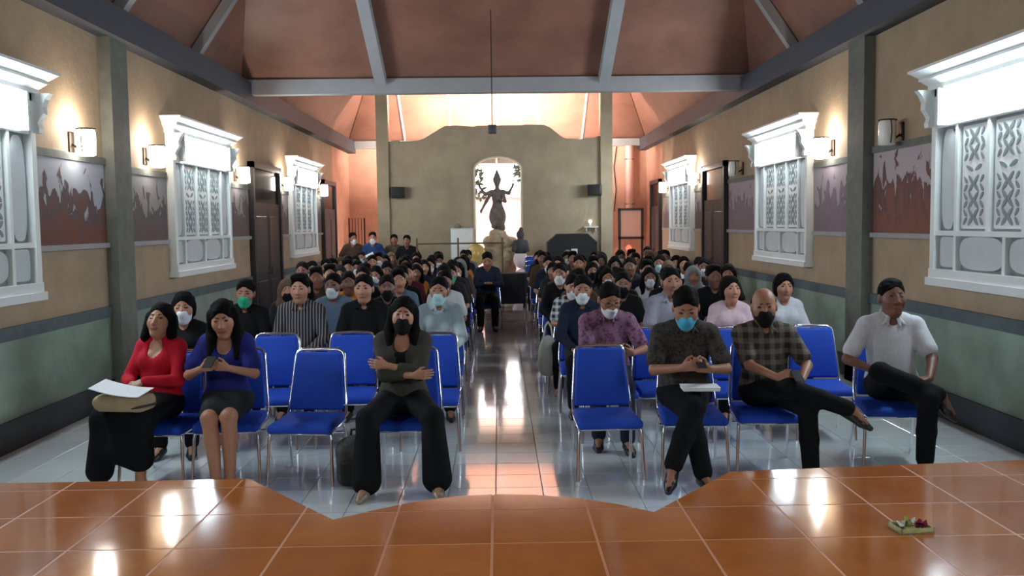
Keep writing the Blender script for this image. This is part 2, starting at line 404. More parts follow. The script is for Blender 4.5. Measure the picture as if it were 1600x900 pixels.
# wall sconces
M_glass_on = emit_mat('lit_frosted_glass', (1.0, .95, .88), SCONCE)
M_glass_off = mat('ribbed_clear_glass', srgb(242, 240, 230), .25, coat=.3)
def sconce_meshes(lit):
    gl = MB(); n = 24; prof = [(.06, -.13), (.078, -.12), (.08, -.02), (.08, .08), (.07, .12)]
    vs = []; fs = []
    for r, z in prof:
        for k in range(n):
            a = 2*PI*k/n; rr = r*(1+.05*(k % 2)); vs.append((rr*math.cos(a), .15+rr*math.sin(a), z))
    for i in range(len(prof)-1):
        for k in range(n): fs.append((i*n+k, i*n+(k+1) % n, (i+1)*n+(k+1) % n, (i+1)*n+k))
    gl.add(vs, fs, 0, True).add(vs[:n], [tuple(range(n))])
    pl = MB().rbox(-.05, .05, 0, .02, -.10, .10, .008).mesh('backplate', M_bronze)
    ar = MB().tube([(0, .02, -.02), (0, .06, -.05), (0, .075, -.05)], .012).mesh('arm', M_bronze)
    ring = MB().tube([(.086*math.cos(a), .15+.086*math.sin(a), .12) for a in np.linspace(0, 2*PI, 20)[:-1]], .008, 6, closed=True)
    ring.tube([(-.085, .15, .12), (-.088, .14, 0), (-.085, .15, -.11)], .006, 6).tube([(.085, .15, .12), (.088, .14, 0), (.085, .15, -.11)], .006, 6)
    return gl.mesh('glass_shade', M_glass_on if lit else M_glass_off), pl, ar, ring.mesh('cage', M_bronze)
SM = {True: sconce_meshes(True), False: sconce_meshes(False)}
def sconce(s, y, z, lit, label):
    r = empty('wall_sconce', (s*XW, y, z), PI/2*s); g = SM[lit]
    tag(r, label, 'lamp', 'sconces along the side walls')
    for nme, me in zip(('glass_shade', 'backplate', 'arm', 'cage'), g): link(nme, me, r)
    if lit:
        l = bpy.data.lights.new('bulb', 'POINT'); l.energy = SCONCE_W; l.color = (1, .86, .70); l.shadow_soft_size = .03
        lo = bpy.data.objects.new('bulb', l); COL.objects.link(lo); lo.parent = r; lo.location = (0, .14, .16)
for s, y, z, lit, lab in [(-1, 8.69, 2.62, True, 'lit wall sconce above the mural nearest the stage, left wall'),
    (-1, 10.48, 2.62, True, 'lit wall sconce just past the left pillar'),
    (-1, 14.02, 2.60, True, 'lit wall sconce between middle left window and the near dark door'),
    (-1, 16.95, 2.60, True, 'lit wall sconce between the near dark door and farthest left window'),
    (-1, 20.40, 2.60, True, 'lit wall sconce past the farthest left window'),
    (1, 9.05, 2.66, False, 'unlit ribbed glass wall sconce above the red mural, right wall'),
    (1, 10.90, 2.66, True, 'lit wall sconce just past the right pillar'),
    (1, 14.95, 2.66, False, 'unlit glass wall sconce between middle right window and dark door'),
    (1, 18.12, 2.66, True, 'lit wall sconce on the near side of the farthest right window'),
    (1, 21.42, 2.62, True, 'lit wall sconce past the farthest right window')]:
    sconce(s, y, z, lit, lab)
# murals
def mural_mat(name, low, mid, high, seed, fig=2.6):
    m = bpy.data.materials.new(name); m.use_nodes = True; nt = m.node_tree; b = nt.nodes['Principled BSDF']; b.inputs['Roughness'].default_value = .7
    tc = nt.nodes.new('ShaderNodeTexCoord'); mp = nt.nodes.new('ShaderNodeMapping'); mp.inputs['Location'].default_value = (seed*3.1, seed*1.7, seed)
    mp.inputs['Scale'].default_value = (1, 1.0, .55)
    nt.links.new(tc.outputs['Object'], mp.inputs['Vector'])
    n1 = nt.nodes.new('ShaderNodeTexNoise'); n1.inputs['Scale'].default_value = fig*2.6; n1.inputs['Detail'].default_value = 6; n1.inputs['Distortion'].default_value = .8
    nt.links.new(mp.outputs[0], n1.inputs['Vector'])
    sep = nt.nodes.new('ShaderNodeSeparateXYZ'); nt.links.new(tc.outputs['Generated'], sep.inputs[0])
    ad = nt.nodes.new('ShaderNodeMath'); ad.operation = 'MULTIPLY_ADD'; ad.inputs[1].default_value = .55; ad.inputs[2].default_value = -.27
    nt.links.new(sep.outputs[2], ad.inputs[0])
    su = nt.nodes.new('ShaderNodeMath'); su.operation = 'ADD'; nt.links.new(n1.outputs['Fac'], su.inputs[0]); nt.links.new(ad.outputs[0], su.inputs[1])
    r = nt.nodes.new('ShaderNodeValToRGB'); nt.links.new(su.outputs[0], r.inputs[0])
    e = r.color_ramp.elements; e[0].position = .28; e[0].color = low; e[1].position = .72; e[1].color = high
    x = e.new(.46); x.color = mid; y = e.new(.56); y.color = tuple(c*.75 for c in mid[:3])+(1,); z = e.new(.60); z.color = high
    nt.links.new(r.outputs[0], b.inputs['Base Color']); return m
MM = {'red': ((srgb(128, 74, 60)), srgb(110, 70, 64), srgb(176, 164, 166)), 'mauve': (srgb(120, 104, 112), srgb(124, 108, 118), srgb(158, 146, 154)),
      'brown': (srgb(112, 66, 52), srgb(92, 74, 76), srgb(164, 166, 176)), 'grey': (srgb(96, 78, 74), srgb(92, 84, 86), srgb(140, 136, 136))}
def mural(s, ya, yb, kind, seed, label, zt=2.40):
    r = empty('mural', (s*(XW-.004), (ya+yb)/2, 1.66), PI/2*s); tag(r, label, 'mural', 'painted panels along the side walls')
    w = (yb-ya)/2
    MB().box(-w, w, 0, .012, 0, zt-1.66).build('painting', mural_mat('mural_%s_%d' % (kind, seed), *MM[kind], seed), r)
    MB().box(-w, w, 0, .045, -.05, 0).build('ledge', M_rafter, r)
    MB().box(-w, w, 0, .03, zt-1.66, zt-1.66+.07).build('moulding', M_pillar, r)
for a_ in [(-1, 7.94, 9.36, 'brown', 1, 'painted mural of reddish figures on pale ground beside the left pillar', 2.45),
           (-1, 9.83, 11.08, 'grey', 2, 'dim grey mural between left pillar and middle left window'),
           (-1, 13.58, 14.70, 'grey', 3, 'narrow dim mural between middle left window and dark door'),
           (-1, 16.70, 17.45, 'grey', 4, 'narrow grey mural just past the near left door'),
           (-1, 19.95, 20.68, 'grey', 5, 'small grey mural past the farthest left window'),
           (1, 8.32, 9.69, 'red', 6, 'mural with red lower half and pale flaking top, right wall', 2.50),
           (1, 10.20, 11.50, 'mauve', 7, 'faded mauve mural between right pillar and middle right window', 2.45),
           (1, 14.02, 15.80, 'mauve', 8, 'faded mauve mural between middle right window and dark door', 2.45),
           (1, 17.68, 18.50, 'grey', 9, 'narrow grey mural just past the near right door'),
           (1, 21.04, 22.1, 'grey', 10, 'small dim mural past the farthest right window')]: mural(*a_)
# ------------------------------------------------------------------ smooth solid modeller (blended primitives -> one continuous mesh)
def V3(*a): return np.array(a, float)
def rotm(ax, deg):
    a = math.radians(deg); c, s = math.cos(a), math.sin(a)
    return np.array({'x': [[1, 0, 0], [0, c, -s], [0, s, c]], 'y': [[c, 0, s], [0, 1, 0], [-s, 0, c]], 'z': [[c, -s, 0], [s, c, 0], [0, 0, 1]]}[ax])
I3 = np.eye(3)
def cap(a, b, ra, rb=None, t=0, k=.03, op='+', fl=None):
    """tapered capsule; fl=(nx,ny,nz,f): squash by f along that direction"""
    return dict(kind='c', a=np.array(a, float), b=np.array(b, float), ra=ra, rb=ra if rb is None else rb, t=t, k=k, op=op, fl=fl)
def ell(c, r, R=None, t=0, k=.03, op='+'):
    return dict(kind='e', c=np.array(c, float), r=np.array(r, float), R=I3 if R is None else R, t=t, k=k, op=op)
def bxp(c, r, R=None, t=0, k=.01, op='+', rr=.01):
    return dict(kind='b', c=np.array(c, float), r=np.array(r, float), R=I3 if R is None else R, t=t, k=k, op=op, rr=rr)
def pbox(p):
    if p['kind'] == 'c':
        m = max(p['ra'], p['rb']); return np.minimum(p['a'], p['b'])-m, np.maximum(p['a'], p['b'])+m
    e = np.sqrt(((p['R']*p['r'])**2).sum(1)) if p['kind'] == 'e' else (np.abs(p['R'])*p['r']).sum(1)
    return p['c']-e, p['c']+e
def pdist(p, X, Y, Z):
    if p['kind'] == 'c':
        ab = p['b']-p['a']; L2 = ab@ab+1e-12
        dx, dy, dz = X-p['a'][0], Y-p['a'][1], Z-p['a'][2]
        t = np.clip((dx*ab[0]+dy*ab[1]+dz*ab[2])/L2, 0, 1)
        qx, qy, qz = dx-t*ab[0], dy-t*ab[1], dz-t*ab[2]
        if p['fl']:
            nx, ny, nz, f = p['fl']; dn = qx*nx+qy*ny+qz*nz
            g = 1/f-1; qx, qy, qz = qx+nx*dn*g, qy+ny*dn*g, qz+nz*dn*g
        d = np.sqrt(qx*qx+qy*qy+qz*qz)-(p['ra']+(p['rb']-p['ra'])*t)
        return d*(p['fl'][3] if p['fl'] else 1)
    dx, dy, dz = X-p['c'][0], Y-p['c'][1], Z-p['c'][2]; R = p['R']
    if R is not I3:
        dx, dy, dz = (R[0, i]*dx+R[1, i]*dy+R[2, i]*dz for i in range(3))
    r = p['r']
    if p['kind'] == 'e':
        k0 = np.sqrt((dx/r[0])**2+(dy/r[1])**2+(dz/r[2])**2)
        k1 = np.sqrt((dx/r[0]**2)**2+(dy/r[1]**2)**2+(dz/r[2]**2)**2)+1e-9
        return k0*(k0-1)/k1
    rr = p['rr']
    qx, qy, qz = np.abs(dx)-r[0]+rr, np.abs(dy)-r[1]+rr, np.abs(dz)-r[2]+rr
    return np.sqrt(np.maximum(qx, 0)**2+np.maximum(qy, 0)**2+np.maximum(qz, 0)**2)+np.minimum(np.maximum(qx, np.maximum(qy, qz)), 0)-rr
def axis(lo, hi, step, fine, spans):
    out = [lo]
    while out[-1] < hi:
        x = out[-1]; out.append(x+(fine if any(a <= x <= b for a, b in spans) else step))
    return np.array(out, np.float32)
def sdf_mesh(name, prims, step=.012, fine=None, boxes=(), mats=None, ntags=1):
    los, his = zip(*[pbox(p) for p in prims if p['op'] == '+'])
    lo = np.min(los, 0)-step*1.6; hi = np.max(his, 0)+step*1.6
    ax = [axis(lo[i], hi[i], step, fine or step, [(b[0][i], b[1][i]) for b in boxes]) for i in range(3)]
    D = np.full([len(a) for a in ax], .08, np.float32)
    for p in prims:
        a, b = pbox(p); m = p['k']+step*2.2
        i0 = [max(0, np.searchsorted(ax[i], a[i]-m)-1) for i in range(3)]
        i1 = [min(len(ax[i]), np.searchsorted(ax[i], b[i]+m)+1) for i in range(3)]
        if any(x >= y for x, y in zip(i0, i1)): continue
        sl = tuple(slice(x, y) for x, y in zip(i0, i1))
        d = pdist(p, ax[0][sl[0]][:, None, None], ax[1][sl[1]][None, :, None], ax[2][sl[2]][None, None, :]).astype(np.float32)
        o = D[sl]; k = p['k']
        if p['op'] == '+':
            h = np.maximum(k-np.abs(o-d), 0)/k; D[sl] = np.minimum(o, d)-h*h*k*.25
        else:
            d = -d; h = np.maximum(k-np.abs(o-d), 0)/k; D[sl] = np.maximum(o, d)+h*h*k*.25
    S = D < 0
    n = S.shape
    cnt = np.zeros([k-1 for k in n], np.int8)
    C8 = [(i, j, k) for i in (0, 1) for j in (0, 1) for k in (0, 1)]
    for i, j, k in C8: cnt += S[i:n[0]-1+i, j:n[1]-1+j, k:n[2]-1+k]
    act = np.argwhere((cnt > 0) & (cnt < 8))
    idx = np.full(cnt.shape, -1, np.int32); idx[tuple(act.T)] = np.arange(len(act))
    val = {c: D[act[:, 0]+c[0], act[:, 1]+c[1], act[:, 2]+c[2]] for c in C8}
    pos = {c: np.stack([ax[q][act[:, q]+c[q]] for q in range(3)], 1) for c in C8}
    acc = np.zeros((len(act), 3)); num = np.zeros(len(act))
    for c in C8:
        for q in range(3):
            if c[q] == 0:
                e = list(c); e[q] = 1; e = tuple(e); a, b = val[c], val[e]; m = (a < 0) != (b < 0)
                t = np.where(m, a/np.where(m, a-b, 1), 0)
                acc += (pos[c]+(pos[e]-pos[c])*t[:, None])*m[:, None]; num += m
    vs = acc/num[:, None]
    quads = []
    for q in range(3):
        u, v = [(1, 2), (2, 0), (0, 1)][q]
        s0 = [slice(0, k) for k in n]; s1 = list(s0); s0[q] = slice(0, n[q]-1); s1[q] = slice(1, n[q])
        A, B = S[tuple(s0)], S[tuple(s1)]
        ed = np.argwhere(A != B)
        ok = (ed[:, u] > 0) & (ed[:, v] > 0) & (ed[:, u] < n[u]-1) & (ed[:, v] < n[v]-1); ed = ed[ok]
        flip = A[tuple(ed.T)]
        def g(du, dv):
            w = ed.copy(); w[:, u] -= du; w[:, v] -= dv; return idx[tuple(w.T)]
        Q = np.stack([g(1, 1), g(0, 1), g(0, 0), g(1, 0)], 1)
        Q[~flip] = Q[~flip][:, ::-1]; quads.append(Q)
    F = np.concatenate(quads)
    me = bpy.data.meshes.new(name)
    me.vertices.add(len(vs)); me.vertices.foreach_set('co', vs.astype(np.float32).ravel())
    me.loops.add(F.size); me.loops.foreach_set('vertex_index', F.astype(np.int32).ravel())
    me.polygons.add(len(F)); me.polygons.foreach_set('loop_start', np.arange(0, F.size, 4, dtype=np.int32))
    me.polygons.foreach_set('use_smooth', np.ones(len(F), bool))
    if ntags > 1:
        tg = np.zeros(len(vs), np.int32)
        for p in prims:
            if p['op'] != '+' or not p['t']: continue
            d = pdist(p, vs[:, 0], vs[:, 1], vs[:, 2]); tg[d < .0022+p.get('bias', 0)] = p['t']
        me.polygons.foreach_set('material_index', tg[F[:, 0]])
    for m in (mats if isinstance(mats, (list, tuple)) else [mats] if mats else []): me.materials.append(m)
    me.update(calc_edges=True); me.validate()
    return me
# ------------------------------------------------------------------ stage of glossy orange-brown tiles
HS = .55
arc = [(-.724, 3.813), (-.56, 3.94), (-.419, 4.035), (-.25, 4.11), (-.043, 4.144), (.15, 4.122), (.337, 4.063), (.51, 3.965), (.656, 3.843)]
edge = [(-4.0, 4.455), (-1.257, 4.470)]+arc+[(1.140, 4.455), (4.0, 4.70)]
stage_poly = edge+[(4.0, YF), (-4.0, YF)]
M_stage = [tile_mat('terracotta_tile_%d' % i, c, .09, .1, col2=c2, sc=5) for i, (c, c2) in enumerate([(srgb(188, 110, 50), srgb(172, 97, 42)), (srgb(182, 105, 46), srgb(166, 93, 40)), (srgb(194, 116, 54), srgb(178, 103, 47))])]
sb = MB(); n_ = len(stage_poly)
# body: front face strips and a plain top a little below the tiles
for (xa, ya), (xb, yb) in zip(edge[:-1], edge[1:]):
    sb.add([(xa, ya-.01, 0), (xb, yb-.01, 0), (xb, yb-.01, HS-.0008), (xa, ya-.01, HS-.0008), (xa, YF, HS-.0008), (xb, YF, HS-.0008)], [(0, 1, 2, 3), (3, 2, 5, 4)])
stage = struct('stage', sb, mat('stage_mortar', srgb(206, 140, 98), .5))
def clip(poly, axis_, val, keep_less):
    out = []
    for i in range(len(poly)):
        a, b = poly[i], poly[(i+1) % len(poly)]
        ia = (a[axis_] <= val) == keep_less; ib = (b[axis_] <= val) == keep_less
        if ia: out.append(a)
        if ia != ib:
            t = (val-a[axis_])/(b[axis_]-a[axis_]); out.append((a[0]+(b[0]-a[0])*t, a[1]+(b[1]-a[1])*t))
    return out
PS = .415; k_ = 0
stage_rest = MB()
for i in range(-10, 10):
    for j in range(-12, 4):
        xa = -.042+i*PS; ya = 3.49+j*PS; q = stage_poly; g = .0055
        for ax_, v_, kl in ((0, xa+g, False), (0, xa+PS-g, True), (1, ya+g, False), (1, ya+PS-g, True)):
            q = clip(q, ax_, v_, kl) if q else q
        if len(q) < 3: continue
        area = abs(sum(q[m][0]*q[(m+1) % len(q)][1]-q[(m+1) % len(q)][0]*q[m][1] for m in range(len(q))))/2
        if area < 1e-3: continue
        mb = MB().prism(q, HS-.0007, HS)
        if ya > 1.9: mb.build('tile', M_stage[(i*5+j*3+i*j) % 3], stage)
        else: stage_rest.add(mb.v, mb.f)
stage_rest.build('tile_field', M_stage[0], stage, kind='stuff')
# palm-leaf offering on the stage
M_leaf = mat('pale_palm_leaf', srgb(176, 170, 120), .7, var=.2, scale=20)
of = empty('flower_offering', (1.645, 3.56, HS), .12); tag(of, 'small palm leaf offering tray of petals lying on the orange stage', 'offering')
tr = MB().box(-.07, .07, -.05, .05, 0, .006)
for x0_, x1_, y0_, y1_ in ((-.07, .07, -.05, -.045), (-.07, .07, .045, .05), (-.07, -.065, -.05, .05), (.065, .07, -.05, .05)): tr.box(x0_, x1_, y0_, y1_, 0, .022)
tr.build('tray', M_leaf, of)
pc = [srgb(140, 40, 70), srgb(150, 60, 90), srgb(180, 170, 40), srgb(210, 205, 190), srgb(120, 150, 60), srgb(130, 30, 60), srgb(150, 160, 40)]
for k in range(14):
    a = random.random()*6.28; x = -.05+.1*(k/13); y = random.uniform(-.03, .03); z = .012+random.random()*.022
    c = pc[[3, 3, 4, 2, 2, 6, 3, 4, 0, 1, 5, 0, 1, 5][k]]
    pts = []
    vs = []; L_ = .026
    for q in range(6):
        t = q/5-.5; wd = .011*math.cos(t*2.6)
        for sgn in (-1, 1):
            vs.append((x+(t*2*L_)*math.cos(a)-sgn*wd*math.sin(a), y+(t*2*L_)*math.sin(a)+sgn*wd*math.cos(a), z+.018*abs(t)*2-.004*abs(sgn)))
    fs = [(2*q, 2*q+1, 2*q+3, 2*q+2) for q in range(5)]
    top = [(v[0], v[1], v[2]+.002) for v in vs]
    MB().add(vs, fs).add(top, fs).build('petal', mat('petal_%d' % k, c, .6), of)

# ------------------------------------------------------------------ rear lamps hidden behind the screen wall, garden outside
for x, w_ in ((-1.45, 'leftmost'), (-.5, 'second from left'), (.45, 'third from left'), (1.4, 'rightmost')):
    t = empty('tube_lamp', (x, YS+.42, 3.36)); tag(t, 'bright tube lamp behind the olive screen wall, '+w_+' of four', 'lamp', 'tube lamps behind the screen wall')
    MB().tube([(-.4, 0, 0), (.4, 0, 0)], .02, 10).build('tube', M_rear, t)
    MB().box(-.45, .45, -.04, .04, -.08, -.03).box(-.43, -.4, -.02, .02, -.05, .02).box(.4, .43, -.02, .02, -.05, .02).box(-.02, .02, -.32, -.04, -.07, -.04).box(-.46, .46, -.07, -.06, -.08, .14).box(-.46, .46, .06, .07, -.08, -.01).box(-.46, -.45, -.06, .16, -.08, .14).box(.45, .46, -.06, .16, -.08, .14).build('batten', M_white, t)
struct('garden_ground', MB().box(-14, 14, YB+.25, 46, -.3, -.05), mat('garden_paving', srgb(190, 176, 168), .8, var=.1))
struct('garden_wall', MB().box(-9, 9, 33, 33.3, -.05, 2.75).box(-9.1, 9.1, 32.9, 33.4, 2.75, 2.95), mat('pink_garden_wall', srgb(206, 166, 160), .8, var=.08, scale=2))
M_foliage = mat('dark_foliage', srgb(52, 66, 48), .7, var=.4, scale=3)
M_trunk = mat('brown_bark', srgb(80, 64, 52), .8, var=.2)
for x, y, h, w, lab in ((-1.05, 30.5, 4.55, .75, 'dark leafy garden tree seen at the left edge of the rear arch'), (1.15, 30.2, 5.0, .8, 'dark leafy garden tree seen at the right edge of the rear arch')):
    t = empty('garden_tree', (x, y, -.05)); tag(t, lab, 'tree', 'garden trees behind the arch')
    MB().tube([(0, 0, 0), (.05, 0, 1.6), (0, 0, h-.8)], [.1, .08, .03]).build('trunk', M_trunk, t)
    r_ = random.Random(int(h*10)); lv = MB()
    for k in range(420):
        a = r_.random()*6.28; u = r_.random(); rr = w*math.sqrt(r_.random())*(1-u*.7); z = h-1.9+u*1.9
        c = Vector((rr*math.cos(a), rr*math.sin(a), z)); d = Vector((r_.uniform(-1, 1), r_.uniform(-1, 1), r_.uniform(-.6, .6))).normalized()*.16
        e = d.cross(Vector((r_.random(), r_.random(), 1))).normalized()*.06
        lv.add([c-d, c+e, c+d, c-e, c+Vector((0, 0, .01))], [(0, 1, 4), (1, 2, 4), (2, 3, 4), (3, 0, 4)])
    lv.build('foliage', M_foliage, t, kind='stuff')
# ------------------------------------------------------------------ statue on its rock pedestal in front of the arch
M_stone = mat('grey_carved_stone', srgb(122, 110, 102), .8, scale=8, col2=srgb(94, 84, 78), bump=.3, bscale=40)
M_gold = mat('aged_gold_stone', srgb(190, 172, 142), .7, scale=9, col2=srgb(156, 136, 108), bump=.4, bscale=30)
st = empty('goddess_statue', (-.02, 21.35, 0)); tag(st, 'tall dark stone statue of a crowned standing goddess before the arch', 'statue')
def F3(x, z, y=0): return (x, y, z)
body = [ell((0, 0, 1.98), (.19, .14, .26), k=.06), cap((0, 0, 2.10), (0, .01, 2.34), .14, .10, k=.07), cap((0, .0, 1.95), (.02, 0, 1.66), .17, .10, k=.07),
        ell((0, .01, 2.45), (.13, .09, .14), k=.06), ell((0, .01, 2.53), (.15, .08, .09), k=.05), cap((0, 0, 2.58), (0, 0, 2.70), .05, k=.03),
        ell((0, -.01, 2.76), (.068, .08, .09), k=.02), cap((0, 0, 2.80), (0, 0, 2.92), .085, .07, k=.02), cap((0, 0, 2.92), (0, 0, 3.06), .055, .02, k=.02),
        ell((-.08, 0, 2.84), (.02, .03, .05), k=.02), ell((.08, 0, 2.84), (.02, .03, .05), k=.02),
        cap((-.14, 0, 2.56), (-.28, 0, 2.50), .045, .038), cap((-.28, 0, 2.50), (-.40, -.08, 2.66), .036, .026), ell((-.41, -.09, 2.70), (.03, .03, .045), k=.02),
        cap((.14, 0, 2.56), (.27, 0, 2.52), .045, .038), cap((.27, 0, 2.52), (.36, -.08, 2.68), .036, .026), ell((.37, -.09, 2.72), (.03, .03, .045), k=.02),
        cap((-.13, -.02, 2.54), (-.26, -.06, 2.33), .042, .036), cap((-.26, -.06, 2.33), (-.36, -.14, 2.14), .034, .026), ell((-.38, -.16, 2.10), (.03, .035, .045), k=.02),
        cap((.13, -.02, 2.54), (.18, -.08, 2.33), .042, .036), cap((.18, -.08, 2.33), (.06, -.18, 2.36), .034, .026),
        cap((-.06, -.13, 2.12), (-.1, -.15, 1.75), .035, .05, k=.03), cap((.08, -.12, 2.1), (.13, -.1, 1.7), .03, .05, k=.03)]
link('figure', sdf_mesh('figure', body, .02), st, M_stone)
rock = []
rr_ = random.Random(3)
for k in range(40):
    z = rr_.uniform(.15, 1.58); w = .42-.16*(z/1.6)
    rock.append(ell((rr_.uniform(-w, w), rr_.uniform(-.22, .2), z), (rr_.uniform(.09, .2), rr_.uniform(.1, .16), rr_.uniform(.08, .18)), k=.05))
rock += [cap((0, 0, .2), (0, 0, 1.5), .36, .2, k=.05), ell((0, 0, 1.6), (.2, .18, .08), k=.04), ell((0, 0, .12), (.5, .32, .14), k=.05)]
link('pedestal', sdf_mesh('pedestal', rock, .03), st, M_gold)
g2 = empty('guardian_statue', (.50, 20.95, 0)); tag(g2, 'small stone guardian figure with pale cloth right of the goddess statue', 'statue')
gb = [ell((0, 0, 1.25), (.15, .13, .22), k=.05), ell((0, 0, 1.55), (.09, .09, .11), k=.04), ell((.02, 0, 1.67), (.05, .05, .06), k=.03), cap((-.12, 0, 1.38), (-.16, -.1, 1.2), .05, k=.03), cap((.12, 0, 1.38), (.16, -.1, 1.2), .05, k=.03)]
link('figure', sdf_mesh('figure', gb, .02), g2, mat('dark_stone', srgb(70, 66, 70), .8))
wb_ = [ell((0, 0, .2), (.2, .17, .22), k=.05), ell((.02, -.02, .6), (.17, .16, .16), k=.04), ell((0, 0, .98), (.17, .15, .2), k=.04)]
link('cloth', sdf_mesh('cloth', wb_, .03), g2, mat('pinkish_white_cloth', srgb(236, 214, 216), .8))
# golden gong-like ornament left of the pedestal
gg = empty('golden_ornament', (-.52, 21.0, 0)); tag(gg, 'round golden ornament on a stand left of the statue pedestal', 'ornament')
MB().lathe([(.02, 0), (.14, 0), (.14, .05), (.04, .1), (.035, .85), (.02, .9)]).build('stand', M_gold, gg)
link('disc', sdf_mesh('disc', [ell((0, 0, 1.1), (.22, .06, .26), k=.02), ell((0, -.05, 1.1), (.07, .05, .08), k=.02)], .02), gg, mat('gold_leaf', srgb(206, 174, 104), .45, .3, var=.2))
# cabinet with a small cap-like object
cb_ = empty('white_cabinet', (-.86, 21.62, 0)); tag(cb_, 'tall plain white cabinet against the olive wall left of the arch', 'cabinet')
MB().rbox(-.27, .27, -.2, .2, .06, 1.72, .012, 1, smooth=False).box(-.24, .24, -.17, .17, 0, .06).build('body', M_panel, cb_)
MB().rbox(-.255, .255, -.222, -.2, .1, 1.0, .006, 1, smooth=False).build('door', M_white, cb_); MB().rbox(-.255, .255, -.222, -.2, 1.02, 1.69, .006, 1, smooth=False).build('door', M_white, cb_)
hh = empty('cap', (-.96, 21.55, 1.72)); tag(hh, 'small pale grey hat lying on top of the white cabinet', 'hat')
link('crown', sdf_mesh('crown', [ell((0, 0, .03), (.08, .09, .07), k=.01), bxp((0, 0, -.03), (.2, .2, .03), op='-')], .012), hh, mat('grey_felt', srgb(130, 126, 112), .9))
MB().prism(oval(0, -.07, .075, .07, 2.2), .002, .012).build('brim', MATS['grey_felt'], hh)
# thin rail on posts
rl = empty('barrier_rail', (-.87, 20.6, 0)); tag(rl, 'thin wooden barrier rail on posts in front of the statue', 'rail')
M_wood = mat('brown_wood', srgb(96, 74, 50), .6, var=.2)
MB().tube([(-1.0, 0, 1.375), (1.0, 0, 1.375)], .018).build('rail', M_wood, rl)
for x in (-.98, -.05, .95): MB().box(x-.03, x+.03, -.03, .03, 0, 1.5, top=(-.012, -.012)).build('post', M_wood, rl)
# black piano
pn = empty('upright_piano', (1.68, 21.0, 0)); tag(pn, 'black upright piano against the olive wall right of the arch', 'piano')
MB().box(-.57, .57, -.28, .3, .12, 1.38).box(-.57, -.47, -.5, -.28, 0, .72).box(.47, .57, -.5, -.28, 0, .72).build('body', M_black, pn)
MB().prism([(-.55, 1.38), (.55, 1.38), (.36, 1.56), (-.34, 1.56)], -.24, .26, 'y').build('lid', M_black, pn)
MB().box(-.57, .57, -.52, -.28, .62, .74).build('key_shelf', M_black, pn)
MB().box(-.47, .47, -.5, -.34, .74, .755).build('keys', M_white, pn)
MB().box(-.4, .4, -.30, -.28, .82, 1.1).build('music_desk', M_black, pn)
ps = empty('sheet_paper', (1.72, 20.66, 1.17)); tag(ps, 'small white sheet propped on the front of the black piano', 'paper')
MB().box(-.07, .07, 0, .015, -.07, .05).build('sheet', M_white, ps)
# wall shelf with lamp, right of the piano
sh = empty('wall_shelf', (2.22, YS-.1, 1.72)); tag(sh, 'small white shelf on the olive wall above the piano', 'shelf')
MB().box(-.17, .17, -.16, 0, -.03, 0).build('board', M_white, sh); [MB().box(q-.01, q+.01, -.12, 0, -.12, -.03).build('bracket', M_white, sh) for q in (-.11, .11)]
bl = empty('votive_light', (2.20, YS-.18, 1.72)); tag(bl, 'tiny round white light standing on the small wall shelf', 'lamp')
MB().lathe([(.01, 0), (.03, .0), (.03, .04), (.012, .07)], n=10).build('base', M_white, bl); MB().lathe([(.01, .07), (.035, .09), (.045, .12), (.03, .15), (.005, .16)], n=12).build('globe', emit_mat('small_bulb', (1, .95, .8), 2.5), bl)
# loudspeakers on the screen columns
for x, s, lab in ((-2.39, 1, 'black loudspeaker bracketed beside the left rear column'), (2.30, -1, 'black loudspeaker bracketed beside the right rear column')):
    sp = empty('loudspeaker', (x, YS-.27, 2.58), s*.25); tag(sp, lab, 'speaker', 'loudspeakers on the rear columns')
    MB().rbox(-.16, .16, -.11, .11, -.13, .13, .012, 2).build('box', M_black, sp)
    MB().rbox(-.145, .145, -.122, -.105, -.115, .115, .006, 1).build('grille', mat('dark_grille', (.02, .02, .02), .8), sp)
    MB().box(-.03, .03, .10, .2, -.03, .03).build('bracket', M_black, sp)
# pendant box on a cord
pd = empty('pendant_box', (-.07, 13.0, 3.14)); tag(pd, 'small dark box hanging on a thin cord from the ceiling', 'pendant')
MB().rbox(-.06, .06, -.06, .06, -.06, .06, .008, 1).build('box', mat('grey_metal_box', srgb(82, 80, 82), .5), pd)
MB().tube([(0, 0, .06), (0, 0, 1.66)], .008, 6).build('cord', M_black, pd)
# right rear: pipe, cable, framed notice board; left rear: open gate frame
dp = empty('downpipe', (3.55, YB-.15, 0)); tag(dp, 'pale vertical pipe on the terracotta wall at the right rear corner', 'pipe')
MB().tube([(0, 0, 2.0), (0, 0, 3.86)], .11, 12).build('pipe', mat('pinkish_pipe', srgb(214, 176, 168), .5), dp)
for z in (2.3, 3.5): MB().tube([(.12*math.cos(a), .02+.12*math.sin(a), z) for a in np.linspace(0, 6.28, 13)[:-1]], .012, 6, closed=True).build('clamp', M_bronze, dp)
kb = MB().tube([(3.22, YB-.02, 3.85), (3.14, YB-.02, 3.3), (3.2, YB-.02, 2.7), (3.15, YB-.02, 2.1)], .012, 6).build('cable', M_black); tag(kb, 'thin dark cable hanging down the right rear terracotta wall', 'cable')
nb = empty('notice_board', (3.52, 24.2, 0)); tag(nb, 'pale notice board in a dark frame at the right rear corner', 'board')
MB().box(-.27, .27, -.01, .01, 1.42, 2.12).build('sheet', mat('pinkish_paper', srgb(226, 196, 188), .7), nb)
MB().box(-.34, -.27, -.03, .03, 1.38, 2.16).box(.27, .34, -.03, .03, 1.38, 2.16).box(-.34, .34, -.03, .03, 2.12, 2.18).box(-.34, .34, -.03, .03, 1.36, 1.42).build('frame', M_door, nb)
for x in (-.3, .3): MB().box(x-.03, x+.03, -.03, .03, 0, 1.38).build('leg', M_door, nb)
